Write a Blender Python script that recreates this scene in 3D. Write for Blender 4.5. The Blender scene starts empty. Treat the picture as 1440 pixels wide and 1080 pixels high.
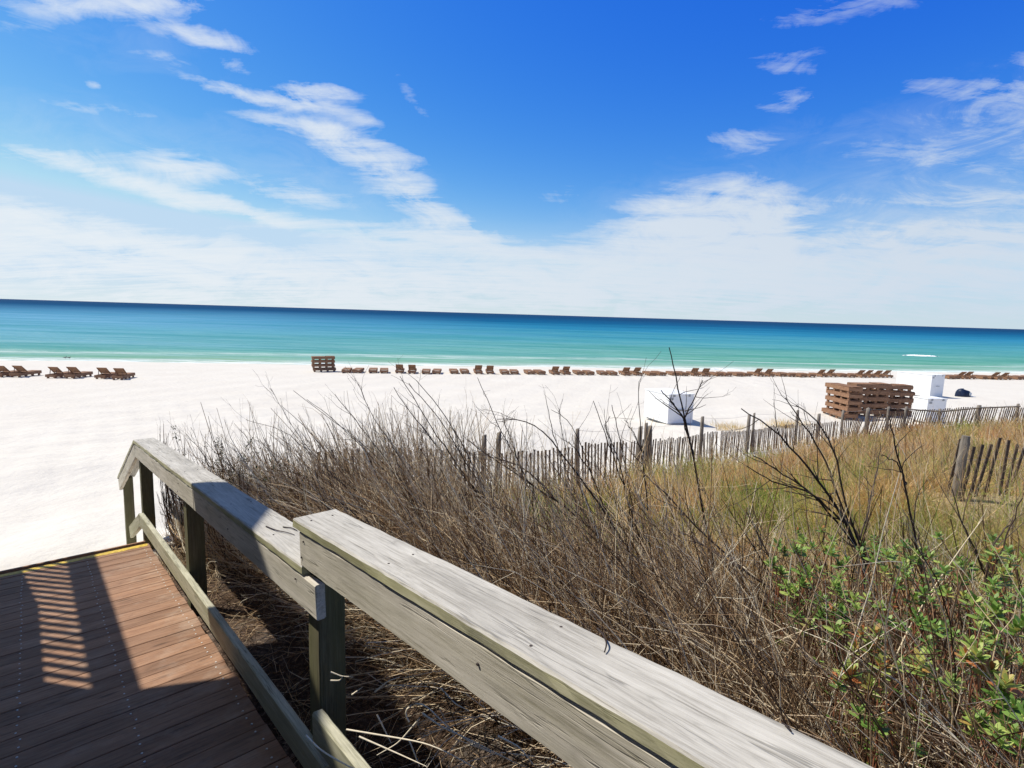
import bpy, math, random
import numpy as np
from mathutils import Vector, Matrix
random.seed(7); rng = np.random.default_rng(11)
C = bpy.context.scene.collection
SC = bpy.context.scene
CH = 6.0                                   # camera height above sea level

# ------------------------------------------------------------------ camera
FPX = 770.0
ROLL = math.atan(43/1440); PITCH = math.atan(98.5*math.cos(ROLL)/FPX)
fwd = np.array([0, math.cos(PITCH), -math.sin(PITCH)]); up0 = np.array([0, math.sin(PITCH), math.cos(PITCH)])
cR = math.cos(ROLL)*np.array([1., 0, 0]) + math.sin(ROLL)*up0
cU = -math.sin(ROLL)*np.array([1., 0, 0]) + math.cos(ROLL)*up0
CAM = np.array([0, 0, CH])
def ray(x, y): return fwd + (x-720)/FPX*cR - (y-540)/FPX*cU
cd = bpy.data.cameras.new('camera'); cam = bpy.data.objects.new('camera', cd); C.objects.link(cam)
cd.sensor_width = 36; cd.lens = 36*FPX/1440; cd.clip_start = 0.05; cd.clip_end = 60000
M = Matrix(((cR[0], cU[0], -fwd[0], 0), (cR[1], cU[1], -fwd[1], 0), (cR[2], cU[2], -fwd[2], CH), (0, 0, 0, 1)))
cam.matrix_world = M; SC.camera = cam

# ramp frame: u along the ramp (downhill), v to its right, w up off its surface
U_ = ray(40, 508); U_ = U_/np.linalg.norm(U_)
V_ = np.cross(U_, [0, 0, 1.]); V_ /= np.linalg.norm(V_); W_ = np.cross(V_, U_)
UH = np.array([U_[0], U_[1], 0]); UH /= np.linalg.norm(UH)
def F(s, v, w): return CAM + U_*s + V_*v + W_*w
def G(s, v, z): return np.array([0, 0, CH+z]) + UH*s + V_*v       # level frame, z relative to the camera

# ------------------------------------------------------------------ terrain
SN = np.array([-0.176, 0.984])            # seaward direction
D0 = 61.3                                 # distance camera - waterline along SN
CP = np.array([(-.2,1.2,-2.62),(-1.2,3.3,-2.12),(-2.1,4.6,-2.28),(-3.1,5.8,-2.45),(-3.6,6.6,-2.8),(.7,1.3,-2.5),(.3,2.6,-2.15),(1.4,2.6,-2.05),(2.4,2.8,-2.05),(4,4,-2.15),
 (5.4,6.4,-2.05),(8,5,-1.95),(3,6,-2.5),(.3,4.6,-2.45),(-1.2,6,-2.6),(-2.6,7,-2.95),(-1.56,8,-3.15),(-.24,9.1,-3.35),(1.2,10.3,-3.55),(3.3,12,-3.7),(5.1,14,-4.0),(7,16,-4.25),
 (8.6,17.5,-4.4),(10.6,19,-4.45),(13,20,-4.45),(15.4,20.5,-4.15),(19.6,21,-3.95),(26,22,-3.9),(7,10,-2.75),(10,14,-3.3),(14,15,-3.15),(19,17,-3.1),(3,9,-3.0),(12,9,-2.5),
 (-1,13,-4.1),(2,15,-4.5),(5,19,-4.75),(-5.2,6.4,-3.2),(-5,9,-3.6),(-8,6,-3.5),(-9,10,-3.9),(-8,2,-3.4),(-3.5,2,-2.7),(-5,4,-3.0),(-3,0,-2.5),(0,-3,-2.4),(5,-2,-2.1),(10,0,-2.1),(-8,-4,-3.0),
 (11,23,-4.75),(17,25,-4.85),(25,26,-4.85),(20,10,-2.6)])
for x_, y_, z_ in [(-1.56,8,-2.95),(-.24,9.1,-3.08),(1.2,10.3,-3.25),(3.3,12,-3.42),(5.1,14,-3.7),(7,16,-3.95),(8.6,17.5,-4.12),(10.6,19,-4.24),(13,20,-4.22),(15.4,20.5,-3.87),(19.6,21,-3.73)]:
    k_ = int(np.argmin((CP[:, 0]-x_)**2+(CP[:, 1]-y_)**2)); CP[k_] = (x_, y_, z_)
def zb(x, y):
    d = D0 - (x*SN[0] + y*SN[1])
    return -6 + np.interp(d, [-300, -60, -10, 0, 6, 14, 36, 46, 56, 75, 200], [-9, -3.5, -.5, 0, .28, .45, 1.02, 1.6, 2.4, 3.2, 3.9])
def HZ(x, y):
    x = np.asarray(x, float); y = np.asarray(y, float)
    sh = x.shape; xf = x.ravel(); yf = y.ravel()
    out = np.empty_like(xf)
    for i in range(0, len(xf), 40000):
        X = xf[i:i+40000]; Y = yf[i:i+40000]
        d2 = (X[:, None]-CP[None, :, 0])**2 + (Y[:, None]-CP[None, :, 1])**2 + .15
        dis = CP[:, 2] - zb(CP[:, 0], CP[:, 1])
        wt = 1/d2**1.6
        val = (wt*dis).sum(1)/wt.sum(1)
        m = np.sqrt(d2.min(1))
        fall = np.clip(1-(m-2.5)/7, 0, 1); fall = fall*fall*(3-2*fall)
        und = .05*np.sin(X*1.7+Y*.6)*np.sin(Y*1.3-X*.4) + .03*np.sin(X*4.1)*np.cos(Y*3.7+X)
        dd = D0 - (X*SN[0] + Y*SN[1])
        und = und*np.clip(dd/20, 0, 1)*np.clip((X*V_[0]+Y*V_[1]+3.5)/3, .4, 1)
        und += .035*np.sin(X*.13+1)*np.clip(1-np.abs(dd)/12, 0, 1) + .02*np.sin(X*.41)*np.clip(1-np.abs(dd)/12, 0, 1)
        out[i:i+40000] = zb(X, Y) + val*fall + und*.7
    return (out + CH).reshape(sh)
def gp(px, py):                            # where the sight line through a photo point meets the ground
    d = ray(px, py); t = 1.0
    for k in range(4000):
        P = CAM + d*t
        if P[2] <= float(HZ(P[0], P[1])): break
        t *= 1.004
    return CAM + d*t

# ------------------------------------------------------------------ materials
def new_mat(name):
    m = bpy.data.materials.new(name); m.use_nodes = True; nt = m.node_tree
    return m, nt, nt.nodes['Principled BSDF']
def nd(nt, t, **k):
    n = nt.nodes.new(t)
    for a, b in k.items():
        if a.startswith('i_'):
            key = a[2:]; key = int(key) if key.isdigit() else key.replace('_', ' ')
            n.inputs[key].default_value = b
        else: setattr(n, a, b)
    return n
def ramp(nt, stops, fac=None, interp='LINEAR'):
    r = nt.nodes.new('ShaderNodeValToRGB'); cr = r.color_ramp; cr.interpolation = interp
    while len(cr.elements) > 1: cr.elements.remove(cr.elements[-1])
    cr.elements[0].position = stops[0][0]; cr.elements[0].color = (*stops[0][1], 1)
    for p, c in stops[1:]:
        e = cr.elements.new(p); e.color = (*c, 1)
    if fac is not None: nt.links.new(fac, r.inputs[0])
    return r
def mix(nt, fac, a, b, mode='MIX'):
    m = nt.nodes.new('ShaderNodeMix'); m.data_type = 'RGBA'; m.blend_type = mode
    for idx, val in ((0, fac), (6, a), (7, b)):
        if isinstance(val, bpy.types.NodeSocket): nt.links.new(val, m.inputs[idx])
        elif isinstance(val, tuple): m.inputs[idx].default_value = (*val, 1)
        else: m.inputs[idx].default_value = val
    return m.outputs[2]
def math_(nt, op, a, b=None, c=None, clamp=False):
    m = nt.nodes.new('ShaderNodeMath'); m.operation = op; m.use_clamp = clamp
    for i, val in enumerate((a, b, c)):
        if val is None: continue
        if isinstance(val, bpy.types.NodeSocket): nt.links.new(val, m.inputs[i])
        else: m.inputs[i].default_value = val
    return m.outputs[0]
def coords(nt, kind='Object', scale=(1, 1, 1), rot=(0, 0, 0)):
    t = nt.nodes.new('ShaderNodeTexCoord'); mp = nt.nodes.new('ShaderNodeMapping')
    mp.inputs['Scale'].default_value = scale; mp.inputs['Rotation'].default_value = rot
    nt.links.new(t.outputs[kind], mp.inputs[0]); return mp.outputs[0]
def noise(nt, vec, scale, detail=5, rough=.55, dist=0):
    n = nd(nt, 'ShaderNodeTexNoise', i_Scale=scale, i_Detail=detail, i_Roughness=rough, i_Distortion=dist)
    if vec is not None: nt.links.new(vec, n.inputs['Vector'])
    return n.outputs[0]
def bump(nt, bs, h, strength, dist):
    b = nd(nt, 'ShaderNodeBump', i_Strength=strength, i_Distance=dist)
    nt.links.new(h, b.inputs['Height']); nt.links.new(b.outputs[0], bs.inputs['Normal']); return b

def wood(name, light, mid, dark, green=None, rough=.85, grain=1.0, seed=0.0, pitch=0):
    """weathered board; grain runs along the object's own X axis"""
    m, nt, bs = new_mat(name)
    oi = nt.nodes.new('ShaderNodeObjectInfo')
    t = nt.nodes.new('ShaderNodeTexCoord')
    off = nd(nt, 'ShaderNodeVectorMath', operation='ADD')
    sc = nd(nt, 'ShaderNodeVectorMath', operation='SCALE'); 
    cx = nt.nodes.new('ShaderNodeCombineXYZ'); nt.links.new(oi.outputs['Random'], cx.inputs[0]); nt.links.new(oi.outputs['Random'], cx.inputs[1]); nt.links.new(oi.outputs['Random'], cx.inputs[2])
    nt.links.new(cx.outputs[0], sc.inputs[0]); sc.inputs['Scale'].default_value = 37.0+seed
    nt.links.new(t.outputs['Object'], off.inputs[0]); nt.links.new(sc.outputs[0], off.inputs[1])
    def mp(s):
        q = nd(nt, 'ShaderNodeMapping'); q.inputs['Scale'].default_value = s
        nt.links.new(off.outputs[0], q.inputs[0]); return q.outputs[0]
    warp = noise(nt, mp((3.0, 10, 10)), 1.0, 3, .5)
    fine = noise(nt, mp((9.0, 300*grain, 300*grain)), 1.0, 6, .7, .15)
    mid_n = noise(nt, mp((3.2, 75*grain, 75*grain)), 1.0, 6, .65, .3)
    blot = noise(nt, mp((2.2, 11, 11)), 1.0, 7, .68)
    # growth rings: contour lines of a stretched noise
    rn = noise(nt, mp((.55, 7*grain, 7*grain)), 1.0, 1.5, .4, .25)
    rf = math_(nt, 'FRACT', math_(nt, 'MULTIPLY', rn, 26.0)); ring = ramp(nt, [(0, (1, 1, 1)), (.12, (.25, .25, .25)), (.55, (0, 0, 0)), (.9, (.35, .35, .35)), (1, (1, 1, 1))], rf).outputs[0]
    ring = math_(nt, 'MULTIPLY', ring, ramp(nt, [(.4, (0, 0, 0)), (.62, (1, 1, 1))], noise(nt, mp((1.4, 9, 9)), 1.3, 3, .6)).outputs[0])
    g = math_(nt, 'ADD', math_(nt, 'MULTIPLY', fine, .34), math_(nt, 'ADD', math_(nt, 'MULTIPLY', mid_n, .33), math_(nt, 'MULTIPLY', blot, .33)))
    col = ramp(nt, [(.38, dark), (.49, mid), (.60, light)], g).outputs[0]
    col = mix(nt, math_(nt, 'MULTIPLY', ring, .55), col, tuple(c*.55 for c in mid))
    # drying splits: thin contour lines, only in places
    cn = noise(nt, mp((1.5, 42*grain, 42*grain)), 1.0, 2, .5, .2)
    cl = ramp(nt, [(0, (1, 1, 1)), (.011, (1, 1, 1)), (.024, (0, 0, 0))], math_(nt, 'ABSOLUTE', math_(nt, 'SUBTRACT', cn, .5))).outputs[0]
    cmask = ramp(nt, [(.5, (0, 0, 0)), (.6, (1, 1, 1))], noise(nt, mp((2.0, 16, 16)), 1.6, 4, .6)).outputs[0]
    cr = math_(nt, 'MULTIPLY', cl, cmask)
    col = mix(nt, math_(nt, 'MULTIPLY', cr, .5), col, tuple(c*.3 for c in dark))
    spk = ramp(nt, [(.66, (0, 0, 0)), (.72, (1, 1, 1))], noise(nt, mp((30, 120, 120)), 1.0, 4, .6)).outputs[0]
    col = mix(nt, math_(nt, 'MULTIPLY', spk, .45), col, tuple(c*.8 for c in dark))
    # knots
    vo = nd(nt, 'ShaderNodeTexVoronoi', i_Scale=1.0); nt.links.new(mp((1.8, 7, 7)), vo.inputs['Vector'])
    kn = ramp(nt, [(.05, (1, 1, 1)), (.12, (0, 0, 0))], vo.outputs['Distance']).outputs[0]
    col = mix(nt, math_(nt, 'MULTIPLY', kn, .75), col, tuple(c*.5 for c in dark))
    st = ramp(nt, [(.47, (0, 0, 0)), (.7, (1, 1, 1))], noise(nt, mp((1.3, 5, 5)), 1.7, 6, .7)).outputs[0]
    col = mix(nt, math_(nt, 'MULTIPLY', st, .55), col, tuple(c*.62 for c in mid))
    if green:
        ge = nt.nodes.new('ShaderNodeNewGeometry'); sx = nt.nodes.new('ShaderNodeSeparateXYZ'); nt.links.new(ge.outputs['Normal'], sx.inputs[0])
        vert = math_(nt, 'SUBTRACT', 1.0, math_(nt, 'ABSOLUTE', sx.outputs[2]), clamp=True)
        gm = ramp(nt, [(.3, (0, 0, 0)), (.62, (1, 1, 1))], noise(nt, mp((.9, 14, 14)), 1.0, 5, .6)).outputs[0]
        col = mix(nt, math_(nt, 'MULTIPLY', math_(nt, 'MULTIPLY', gm, vert), green[1]), col, green[0])
    if pitch:
        sy = nt.nodes.new('ShaderNodeSeparateXYZ'); nt.links.new(t.outputs['Object'], sy.inputs[0])
        wn_ = nd(nt, 'ShaderNodeTexWhiteNoise', noise_dimensions='1D'); nt.links.new(math_(nt, 'FLOOR', math_(nt, 'DIVIDE', math_(nt, 'SUBTRACT', sy.outputs[1], 5.98), pitch)), wn_.inputs['W'])
        tone = ramp(nt, [(0, (.78, .77, .76)), (.5, (.93, .93, .93)), (1, (1.08, 1.05, 1.01))], wn_.outputs['Value']).outputs[0]
        col = mix(nt, 1.0, col, tone, 'MULTIPLY')
        dust = math_(nt, 'MULTIPLY', ramp(nt, [(.5, (0, 0, 0)), (.78, (.4, .4, .4))], noise(nt, t.outputs['Object'], 3.5, 7, .7)).outputs[0], math_(nt, 'MULTIPLY_ADD', sy.outputs[0], .5, .55, clamp=True))
        col = mix(nt, dust, col, (.62, .54, .44))
    nt.links.new(col, bs.inputs['Base Color']); bs.inputs['Roughness'].default_value = rough
    bs.inputs['Specular IOR Level'].default_value = .25
    hh = math_(nt, 'SUBTRACT', g, math_(nt, 'MULTIPLY', cr, .5))
    bump(nt, bs, hh, .55, .004)
    return m

MT = {}
MT['cap'] = wood('weathered_cap', (.60, .575, .52), (.48, .455, .405), (.26, .24, .205))
MT['edge'] = wood('weathered_mossy_edge', (.66, .62, .46), (.52, .49, .33), (.26, .25, .16), green=((.27, .26, .11), .75))
MT['fascia'] = wood('weathered_fascia', (.78, .72, .62), (.64, .585, .49), (.36, .325, .25), green=((.33, .31, .18), .3))
MT['post'] = wood('shade_dark_post', (.21, .19, .12), (.14, .125, .072), (.06, .055, .03), green=((.13, .13, .055), .6))  # shade put into the colour: wood darkened for the posts' unlit faces
MT['kick'] = wood('kick_board', (.62, .59, .45), (.47, .45, .33), (.22, .21, .14), green=((.27, .27, .13), .5))
MT['deck'] = wood('brown_deck_boards', (.44, .265, .165), (.34, .19, .112), (.19, .102, .06), rough=.7, grain=.6, pitch=.1435)
MT['old'] = wood('grey_fence_wood', (.33, .29, .24), (.22, .19, .155), (.09, .075, .06))
MT['picket'] = wood('picket_wood', (.20, .145, .105), (.12, .085, .062), (.045, .032, .025))
MT['lounger'] = wood('lounger_wood', (.40, .24, .14), (.28, .15, .085), (.12, .06, .035), grain=.5)
MT['shade_caster'] = wood('shade_caster_wood', (.35, .31, .25), (.25, .22, .18), (.12, .1, .08))  # wood of the unseen shadow-casting panel and slats

def simple(name, col, rough=.6, nscale=None, namp=.2, spec=.3, metal=0):
    m, nt, bs = new_mat(name)
    bs.inputs['Base Color'].default_value = (*col, 1); bs.inputs['Roughness'].default_value = rough
    bs.inputs['Specular IOR Level'].default_value = spec; bs.inputs['Metallic'].default_value = metal
    if nscale:
        n = noise(nt, coords(nt), nscale, 6, .6)
        c = ramp(nt, [(.3, tuple(x*(1-namp) for x in col)), (.7, tuple(min(1, x*(1+namp*.4)) for x in col))], n).outputs[0]
        nt.links.new(c, bs.inputs['Base Color'])
    return m
MT['yellow'] = simple('worn_yellow_paint', (.72, .50, .07), .6, 40, .55)
MT['screw'] = simple('screw_steel', (.75, .73, .68), .5, None, 0, .3, 0)
MT['nail'] = simple('rusty_nail', (.07, .055, .05), .7)
MT['white'] = simple('white_panel', (.84, .84, .82), .5, 3, .06)
MT['grey'] = simple('grey_hardware', (.35, .36, .36), .5)
MT['wire'] = simple('fence_wire', (.5, .48, .45), .5)
MT['navy'] = simple('navy_tarp', (.012, .022, .055), .45, 6, .5)
MT['pale'] = simple('pale_patch', (.45, .5, .55), .6)
MT['birdc'] = simple('bird_feathers', (.16, .14, .12), .8, 30, .3)
MT['foam'] = simple('sea_foam', (.85, .88, .88), .8, 3, .1)

def tint_mat(name, stops, rough=.8, trans=0, spec=.2):
    """colour picked per stem/blade from the 'tint' attribute"""
    m, nt, bs = new_mat(name)
    a = nd(nt, 'ShaderNodeAttribute', attribute_name='tint')
    c = ramp(nt, stops, a.outputs['Fac']).outputs[0]
    n = noise(nt, coords(nt), 60, 3, .6)
    c = mix(nt, .35, c, mix(nt, 1.0, c, ramp(nt, [(.3, (.35, .35, .35)), (.7, (1, 1, 1))], n).outputs[0], 'MULTIPLY'))
    nt.links.new(c, bs.inputs['Base Color']); bs.inputs['Roughness'].default_value = rough
    bs.inputs['Specular IOR Level'].default_value = spec
    if trans:
        tr = nt.nodes.new('ShaderNodeBsdfTranslucent'); nt.links.new(c, tr.inputs[0])
        ms = nt.nodes.new('ShaderNodeMixShader'); ms.inputs[0].default_value = trans
        nt.links.new(bs.outputs[0], ms.inputs[1]); nt.links.new(tr.outputs[0], ms.inputs[2])
        nt.links.new(ms.outputs[0], nt.nodes['Material Output'].inputs[0])
    return m
MT['twig'] = tint_mat('dry_twigs', [(0, (.045, .026, .014)), (.28, (.17, .10, .053)), (.45, (.46, .30, .165)), (.62, (.80, .60, .37)), (.82, (.90, .76, .53)), (1, (.92, .85, .68))])
MT['stem'] = tint_mat('dark_stems', [(0, (.045, .032, .028)), (.5, (.10, .07, .055)), (1, (.26, .2, .16))])
MT['grass'] = tint_mat('dune_grass', [(0, (.24, .38, .06)), (.22, (.46, .50, .12)), (.42, (.78, .60, .25)), (.62, (.86, .62, .31)), (.8, (.80, .48, .21)), (.92, (.6, .34, .16)), (1, (.45, .27, .16))], trans=.42)
MT['leaf'] = tint_mat('green_leaves', [(0, (.05, .13, .022)), (.35, (.15, .29, .05)), (.65, (.31, .46, .10)), (.85, (.50, .58, .15)), (.95, (.55, .45, .12)), (1, (.55, .2, .07))], rough=.5, trans=.25, spec=.4)
MT['darkleaf'] = tint_mat('dark_small_leaves', [(0, (.03, .05, .018)), (.6, (.06, .09, .03)), (1, (.14, .12, .05))], trans=.15)
MT['redstem'] = tint_mat('reddish_stems', [(0, (.2, .08, .045)), (.5, (.38, .15, .08)), (1, (.42, .28, .17))])

# ------------------------------------------------------------------ mesh helpers
def raw_mesh(name, V, Q, mat, tint=None, smooth=False):
    """V (n,3), Q (m,4) or (m,3)"""
    me = bpy.data.meshes.new(name); V = np.asarray(V, np.float32); Q = np.asarray(Q, np.int32)
    me.vertices.add(len(V)); me.vertices.foreach_set('co', V.ravel())
    k = Q.shape[1]; me.loops.add(Q.size); me.loops.foreach_set('vertex_index', Q.ravel())
    me.polygons.add(len(Q)); me.polygons.foreach_set('loop_start', np.arange(0, Q.size, k, dtype=np.int32))
    me.polygons.foreach_set('loop_total', np.full(len(Q), k, np.int32))
    me.update(calc_edges=True)
    if smooth: me.polygons.foreach_set('use_smooth', np.ones(len(Q), bool))
    if tint is not None:
        a = me.attributes.new('tint', 'FLOAT', 'POINT'); a.data.foreach_set('value', np.asarray(tint, np.float32))
    me.materials.append(mat if not isinstance(mat, str) else MT[mat])
    return me
def link(name, me, parent=None, mw=None):
    o = bpy.data.objects.new(name, me); C.objects.link(o)
    if parent is not None:
        o.parent = parent; o.matrix_parent_inverse = Matrix(parent['_mw']).inverted() if '_mw' in parent else Matrix()
    if mw is not None: o.matrix_basis = mw
    return o
def tag(o, label=None, cat=None, group=None, kind=None):
    if label: o['label'] = label
    if cat: o['category'] = cat
    if group: o['group'] = group
    if kind: o['kind'] = kind
    return o
def empty(name, loc, rz=0):
    o = bpy.data.objects.new(name, None); C.objects.link(o); o.empty_display_size = .2
    o.location = Vector(loc); o.rotation_euler = (0, 0, rz); return o
def tubes(P, R, sides=3):
    P = np.asarray(P, float); R = np.asarray(R, float); N, K, _ = P.shape
    T = np.gradient(P, axis=1); T /= np.linalg.norm(T, axis=2, keepdims=True)+1e-9
    ref = rng.normal(size=(N, 1, 3)); a = np.cross(T, ref); a /= np.linalg.norm(a, axis=2, keepdims=True)+1e-9
    b = np.cross(T, a)
    th = np.arange(sides)*2*math.pi/sides
    V = P[:, :, None, :] + R[:, :, None, None]*(np.cos(th)[None, None, :, None]*a[:, :, None, :] + np.sin(th)[None, None, :, None]*b[:, :, None, :])
    idx = np.arange(N*K*sides).reshape(N, K, sides)
    q = np.stack([idx[:, :-1], np.roll(idx[:, :-1], -1, 2), np.roll(idx[:, 1:], -1, 2), idx[:, 1:]], -1)
    return V.reshape(-1, 3), q.reshape(-1, 4)
def ribbons(P, Wd):
    """P (N,K,3) centre lines, Wd (N,K,3) half width vectors"""
    N, K, _ = P.shape
    V = np.stack([P-Wd, P+Wd], 2); idx = np.arange(N*K*2).reshape(N, K, 2)
    q = np.stack([idx[:, :-1, 0], idx[:, :-1, 1], idx[:, 1:, 1], idx[:, 1:, 0]], -1)
    return V.reshape(-1, 3), q.reshape(-1, 4)
class MB:
    def __init__(s): s.v = []; s.f = []
    def add(s, V, Fs):
        n = len(s.v); s.v += [tuple(x) for x in V]; s.f += [tuple(i+n for i in f) for f in Fs]
    def box(s, x0, x1, y0, y1, z0, z1, mat=None, ch=0.0):
        if ch <= 0:
            V = [(x, y, z) for z in (z0, z1) for y in (y0, y1) for x in (x0, x1)]
            Fs = [(0, 2, 3, 1), (4, 5, 7, 6), (0, 1, 5, 4), (2, 6, 7, 3), (0, 4, 6, 2), (1, 3, 7, 5)]
        else:
            V = []; 
            for (z, i) in ((z0, ch), (z0+ch, 0), (z1-ch, 0), (z1, ch)):
                V += [(x0+i, y0+i, z), (x1-i, y0+i, z), (x1-i, y1-i, z), (x0+i, y1-i, z)]
            Fs = [(3, 2, 1, 0), (12, 13, 14, 15)]
            for k in range(3):
                for j in range(4): Fs.append((k*4+j, k*4+(j+1) % 4, (k+1)*4+(j+1) % 4, (k+1)*4+j))
        if mat is not None: V = [tuple(mat @ Vector(p)) for p in V]
        s.add(V, Fs)
    def cyl(s, p0, p1, r0, r1, n=10, cap=True, jit=0):
        p0 = Vector(p0); p1 = Vector(p1); t = (p1-p0).normalized(); a = t.orthogonal().normalized(); b = t.cross(a)
        V = []
        for p, r in ((p0, r0), (p1, r1)):
            for k in range(n):
                th = 2*math.pi*k/n; rr = r*(1+random.uniform(-jit, jit)); V.append(tuple(p+a*math.cos(th)*rr+b*math.sin(th)*rr))
        Fs = [(k, (k+1) % n, n+(k+1) % n, n+k) for k in range(n)]
        if cap: Fs += [tuple(range(n-1, -1, -1)), tuple(range(n, 2*n))]
        s.add(V, Fs)
    def mesh(s, name, mat):
        me = bpy.data.meshes.new(name); me.from_pydata(s.v, [], s.f); me.update()
        me.materials.append(MT[mat] if isinstance(mat, str) else mat)
        if mat == 'lounger':
            for q in me.vertices: q.co.z *= .86
        return me
def world_child(o, parent):
    """keep the child's world matrix when the parent is an Empty that is only translated/rotated"""
    mw = Matrix.Translation(parent.location) @ parent.rotation_euler.to_matrix().to_4x4()
    o.parent = parent; o.matrix_parent_inverse = mw.inverted(); return o

# board with its own axes: X along, Y across, Z thick. rough sawn, worn edges
def board(name, p0, p1, side, wid, thk, mat, parent, up_hint=None, worn=.0015, seg=None, edge_mat=None, skew0=0, skew1=0):
    p0 = np.array(p0, float); p1 = np.array(p1, float); L = np.linalg.norm(p1-p0); x = (p1-p0)/L
    y = np.array(side, float); y -= x*np.dot(x, y); y /= np.linalg.norm(y); z = np.cross(x, y)
    seg = seg or max(2, int(L/.05))
    c = min(.006, thk*.2)
    hy, hz = wid/2, thk/2
    ring = [(-hy+c, -hz), (hy-c, -hz), (hy, -hz+c), (hy, hz-c), (hy-c, hz), (-hy+c, hz), (-hy, hz-c), (-hy, -hz+c)]
    V = []; Fs = []; mi = []
    for i in range(seg+1):
        X = L*i/seg
        wob = [random.gauss(0, worn) for _ in range(4)]
        for k, (a, b) in enumerate(ring):
            jy = .4*(wob[0] if a > 0 else wob[1]); jz = .25*(wob[2] if b > 0 else wob[3])
            sk = (skew0 if i == 0 else (skew1 if i == seg else 0))*(a/hy)
            endj = random.gauss(0, worn*1.5) if i in (0, seg) else 0
            V.append((X+sk+endj, a+jy*.6+.9*worn*math.sin(X*5.3+k)*math.sin(X*2.1+2*k)+random.gauss(0, worn*.4), b+jz+random.gauss(0, worn*.22)))
    for i in range(seg):
        for k in range(8):
            Fs.append((i*8+k, i*8+(k+1) % 8, (i+1)*8+(k+1) % 8, (i+1)*8+k)); mi.append(1 if k in (2, 6) else 0)
    Fs.append(tuple(range(7, -1, -1))); mi.append(1); Fs.append(tuple(seg*8+k for k in range(8))); mi.append(1)
    me = bpy.data.meshes.new(name); me.from_pydata(V, [], Fs); me.update(); me.materials.append(MT[mat])
    if edge_mat:
        me.materials.append(MT[edge_mat]); me.polygons.foreach_set('material_index', mi)
    o = bpy.data.objects.new(name, me); C.objects.link(o)
    mw = Matrix(((x[0], y[0], z[0], p0[0]), (x[1], y[1], z[1], p0[1]), (x[2], y[2], z[2], p0[2]), (0, 0, 0, 1)))
    if parent is not None: world_child(o, parent)
    o.matrix_basis = mw
    return o

# ------------------------------------------------------------------ ground sheet
def axis(lo, hi, dense_lo, dense_hi, fine, grow=1.12):
    a = list(np.arange(dense_lo, dense_hi, fine)); st = fine; x = a[0]
    left = []
    while x > lo: st *= grow; x -= st; left.append(x)
    st = fine; x = a[-1]; right = []
    while x < hi: st *= grow; x += st; right.append(x)
    return np.array(left[::-1]+a+right)
xs = axis(-900, 900, -16, 24, .16, 1.07); ys = axis(-300, 260, -1, 26, .16, 1.06)
GX, GY = np.meshgrid(xs, ys); GZ = HZ(GX, GY)
V = np.stack([GX, GY, GZ], -1).reshape(-1, 3); nx, ny = len(xs), len(ys)
ii = np.arange(nx*ny).reshape(ny, nx)
Q = np.stack([ii[:-1, :-1], ii[:-1, 1:], ii[1:, 1:], ii[1:, :-1]], -1).reshape(-1, 4)
FL = np.array([(-2.6,7),(-1.56,8),(-.24,9.1),(1.2,10.3),(3.3,12),(5.1,14),(7,16),(8.6,17.5),(10.6,19),(13,20),(15.4,20.5),(19.6,21),(26,22),(40,24)])
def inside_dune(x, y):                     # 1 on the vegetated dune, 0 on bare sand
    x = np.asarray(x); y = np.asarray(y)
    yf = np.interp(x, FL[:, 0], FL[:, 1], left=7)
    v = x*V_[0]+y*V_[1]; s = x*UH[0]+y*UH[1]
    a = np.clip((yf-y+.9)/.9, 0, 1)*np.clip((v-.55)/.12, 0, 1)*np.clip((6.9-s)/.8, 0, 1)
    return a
m, nt, bs = new_mat('sand_and_litter')
oc = coords(nt)
at = nd(nt, 'ShaderNodeAttribute', attribute_name='tint')
n1 = noise(nt, oc, .35, 6, .6); n2 = noise(nt, oc, 9, 6, .65); n3 = noise(nt, oc, 160, 3, .6)
sand = ramp(nt, [(.3, (.645, .60, .525)), (.7, (.685, .645, .57))], n1).outputs[0]
sand = mix(nt, math_(nt, 'MULTIPLY', ramp(nt, [(.62, (0, 0, 0)), (.8, (1, 1, 1))], n2).outputs[0], .22), sand, (.55, .5, .42))
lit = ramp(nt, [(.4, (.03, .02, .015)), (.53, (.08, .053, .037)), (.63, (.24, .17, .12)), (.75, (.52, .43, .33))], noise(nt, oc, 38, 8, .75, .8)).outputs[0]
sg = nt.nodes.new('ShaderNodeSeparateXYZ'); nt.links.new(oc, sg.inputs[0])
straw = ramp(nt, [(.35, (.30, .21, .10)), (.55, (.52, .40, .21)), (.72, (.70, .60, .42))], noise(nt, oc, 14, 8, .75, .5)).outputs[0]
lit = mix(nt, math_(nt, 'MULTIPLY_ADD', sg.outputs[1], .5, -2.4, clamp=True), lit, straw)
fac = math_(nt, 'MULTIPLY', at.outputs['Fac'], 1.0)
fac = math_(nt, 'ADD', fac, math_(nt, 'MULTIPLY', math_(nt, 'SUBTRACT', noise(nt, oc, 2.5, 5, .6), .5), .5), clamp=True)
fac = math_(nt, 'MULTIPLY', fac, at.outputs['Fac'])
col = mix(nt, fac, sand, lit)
nt.links.new(col, bs.inputs['Base Color']); bs.inputs['Roughness'].default_value = .95; bs.inputs['Specular IOR Level'].default_value = .1
fp = nd(nt, 'ShaderNodeTexVoronoi', i_Scale=2.6, feature='SMOOTH_F1'); nt.links.new(oc, fp.inputs['Vector'])
hsum = math_(nt, 'ADD', math_(nt, 'MULTIPLY', fp.outputs['Distance'], .6), math_(nt, 'MULTIPLY', noise(nt, oc, 5, 5, .55), 1.0))
hsum = math_(nt, 'ADD', hsum, math_(nt, 'MULTIPLY', n3, .02))
bump(nt, bs, hsum, .6, .06)
gme = raw_mesh('sand', V, Q, m, inside_dune(V[:, 0], V[:, 1]), smooth=True)
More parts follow.
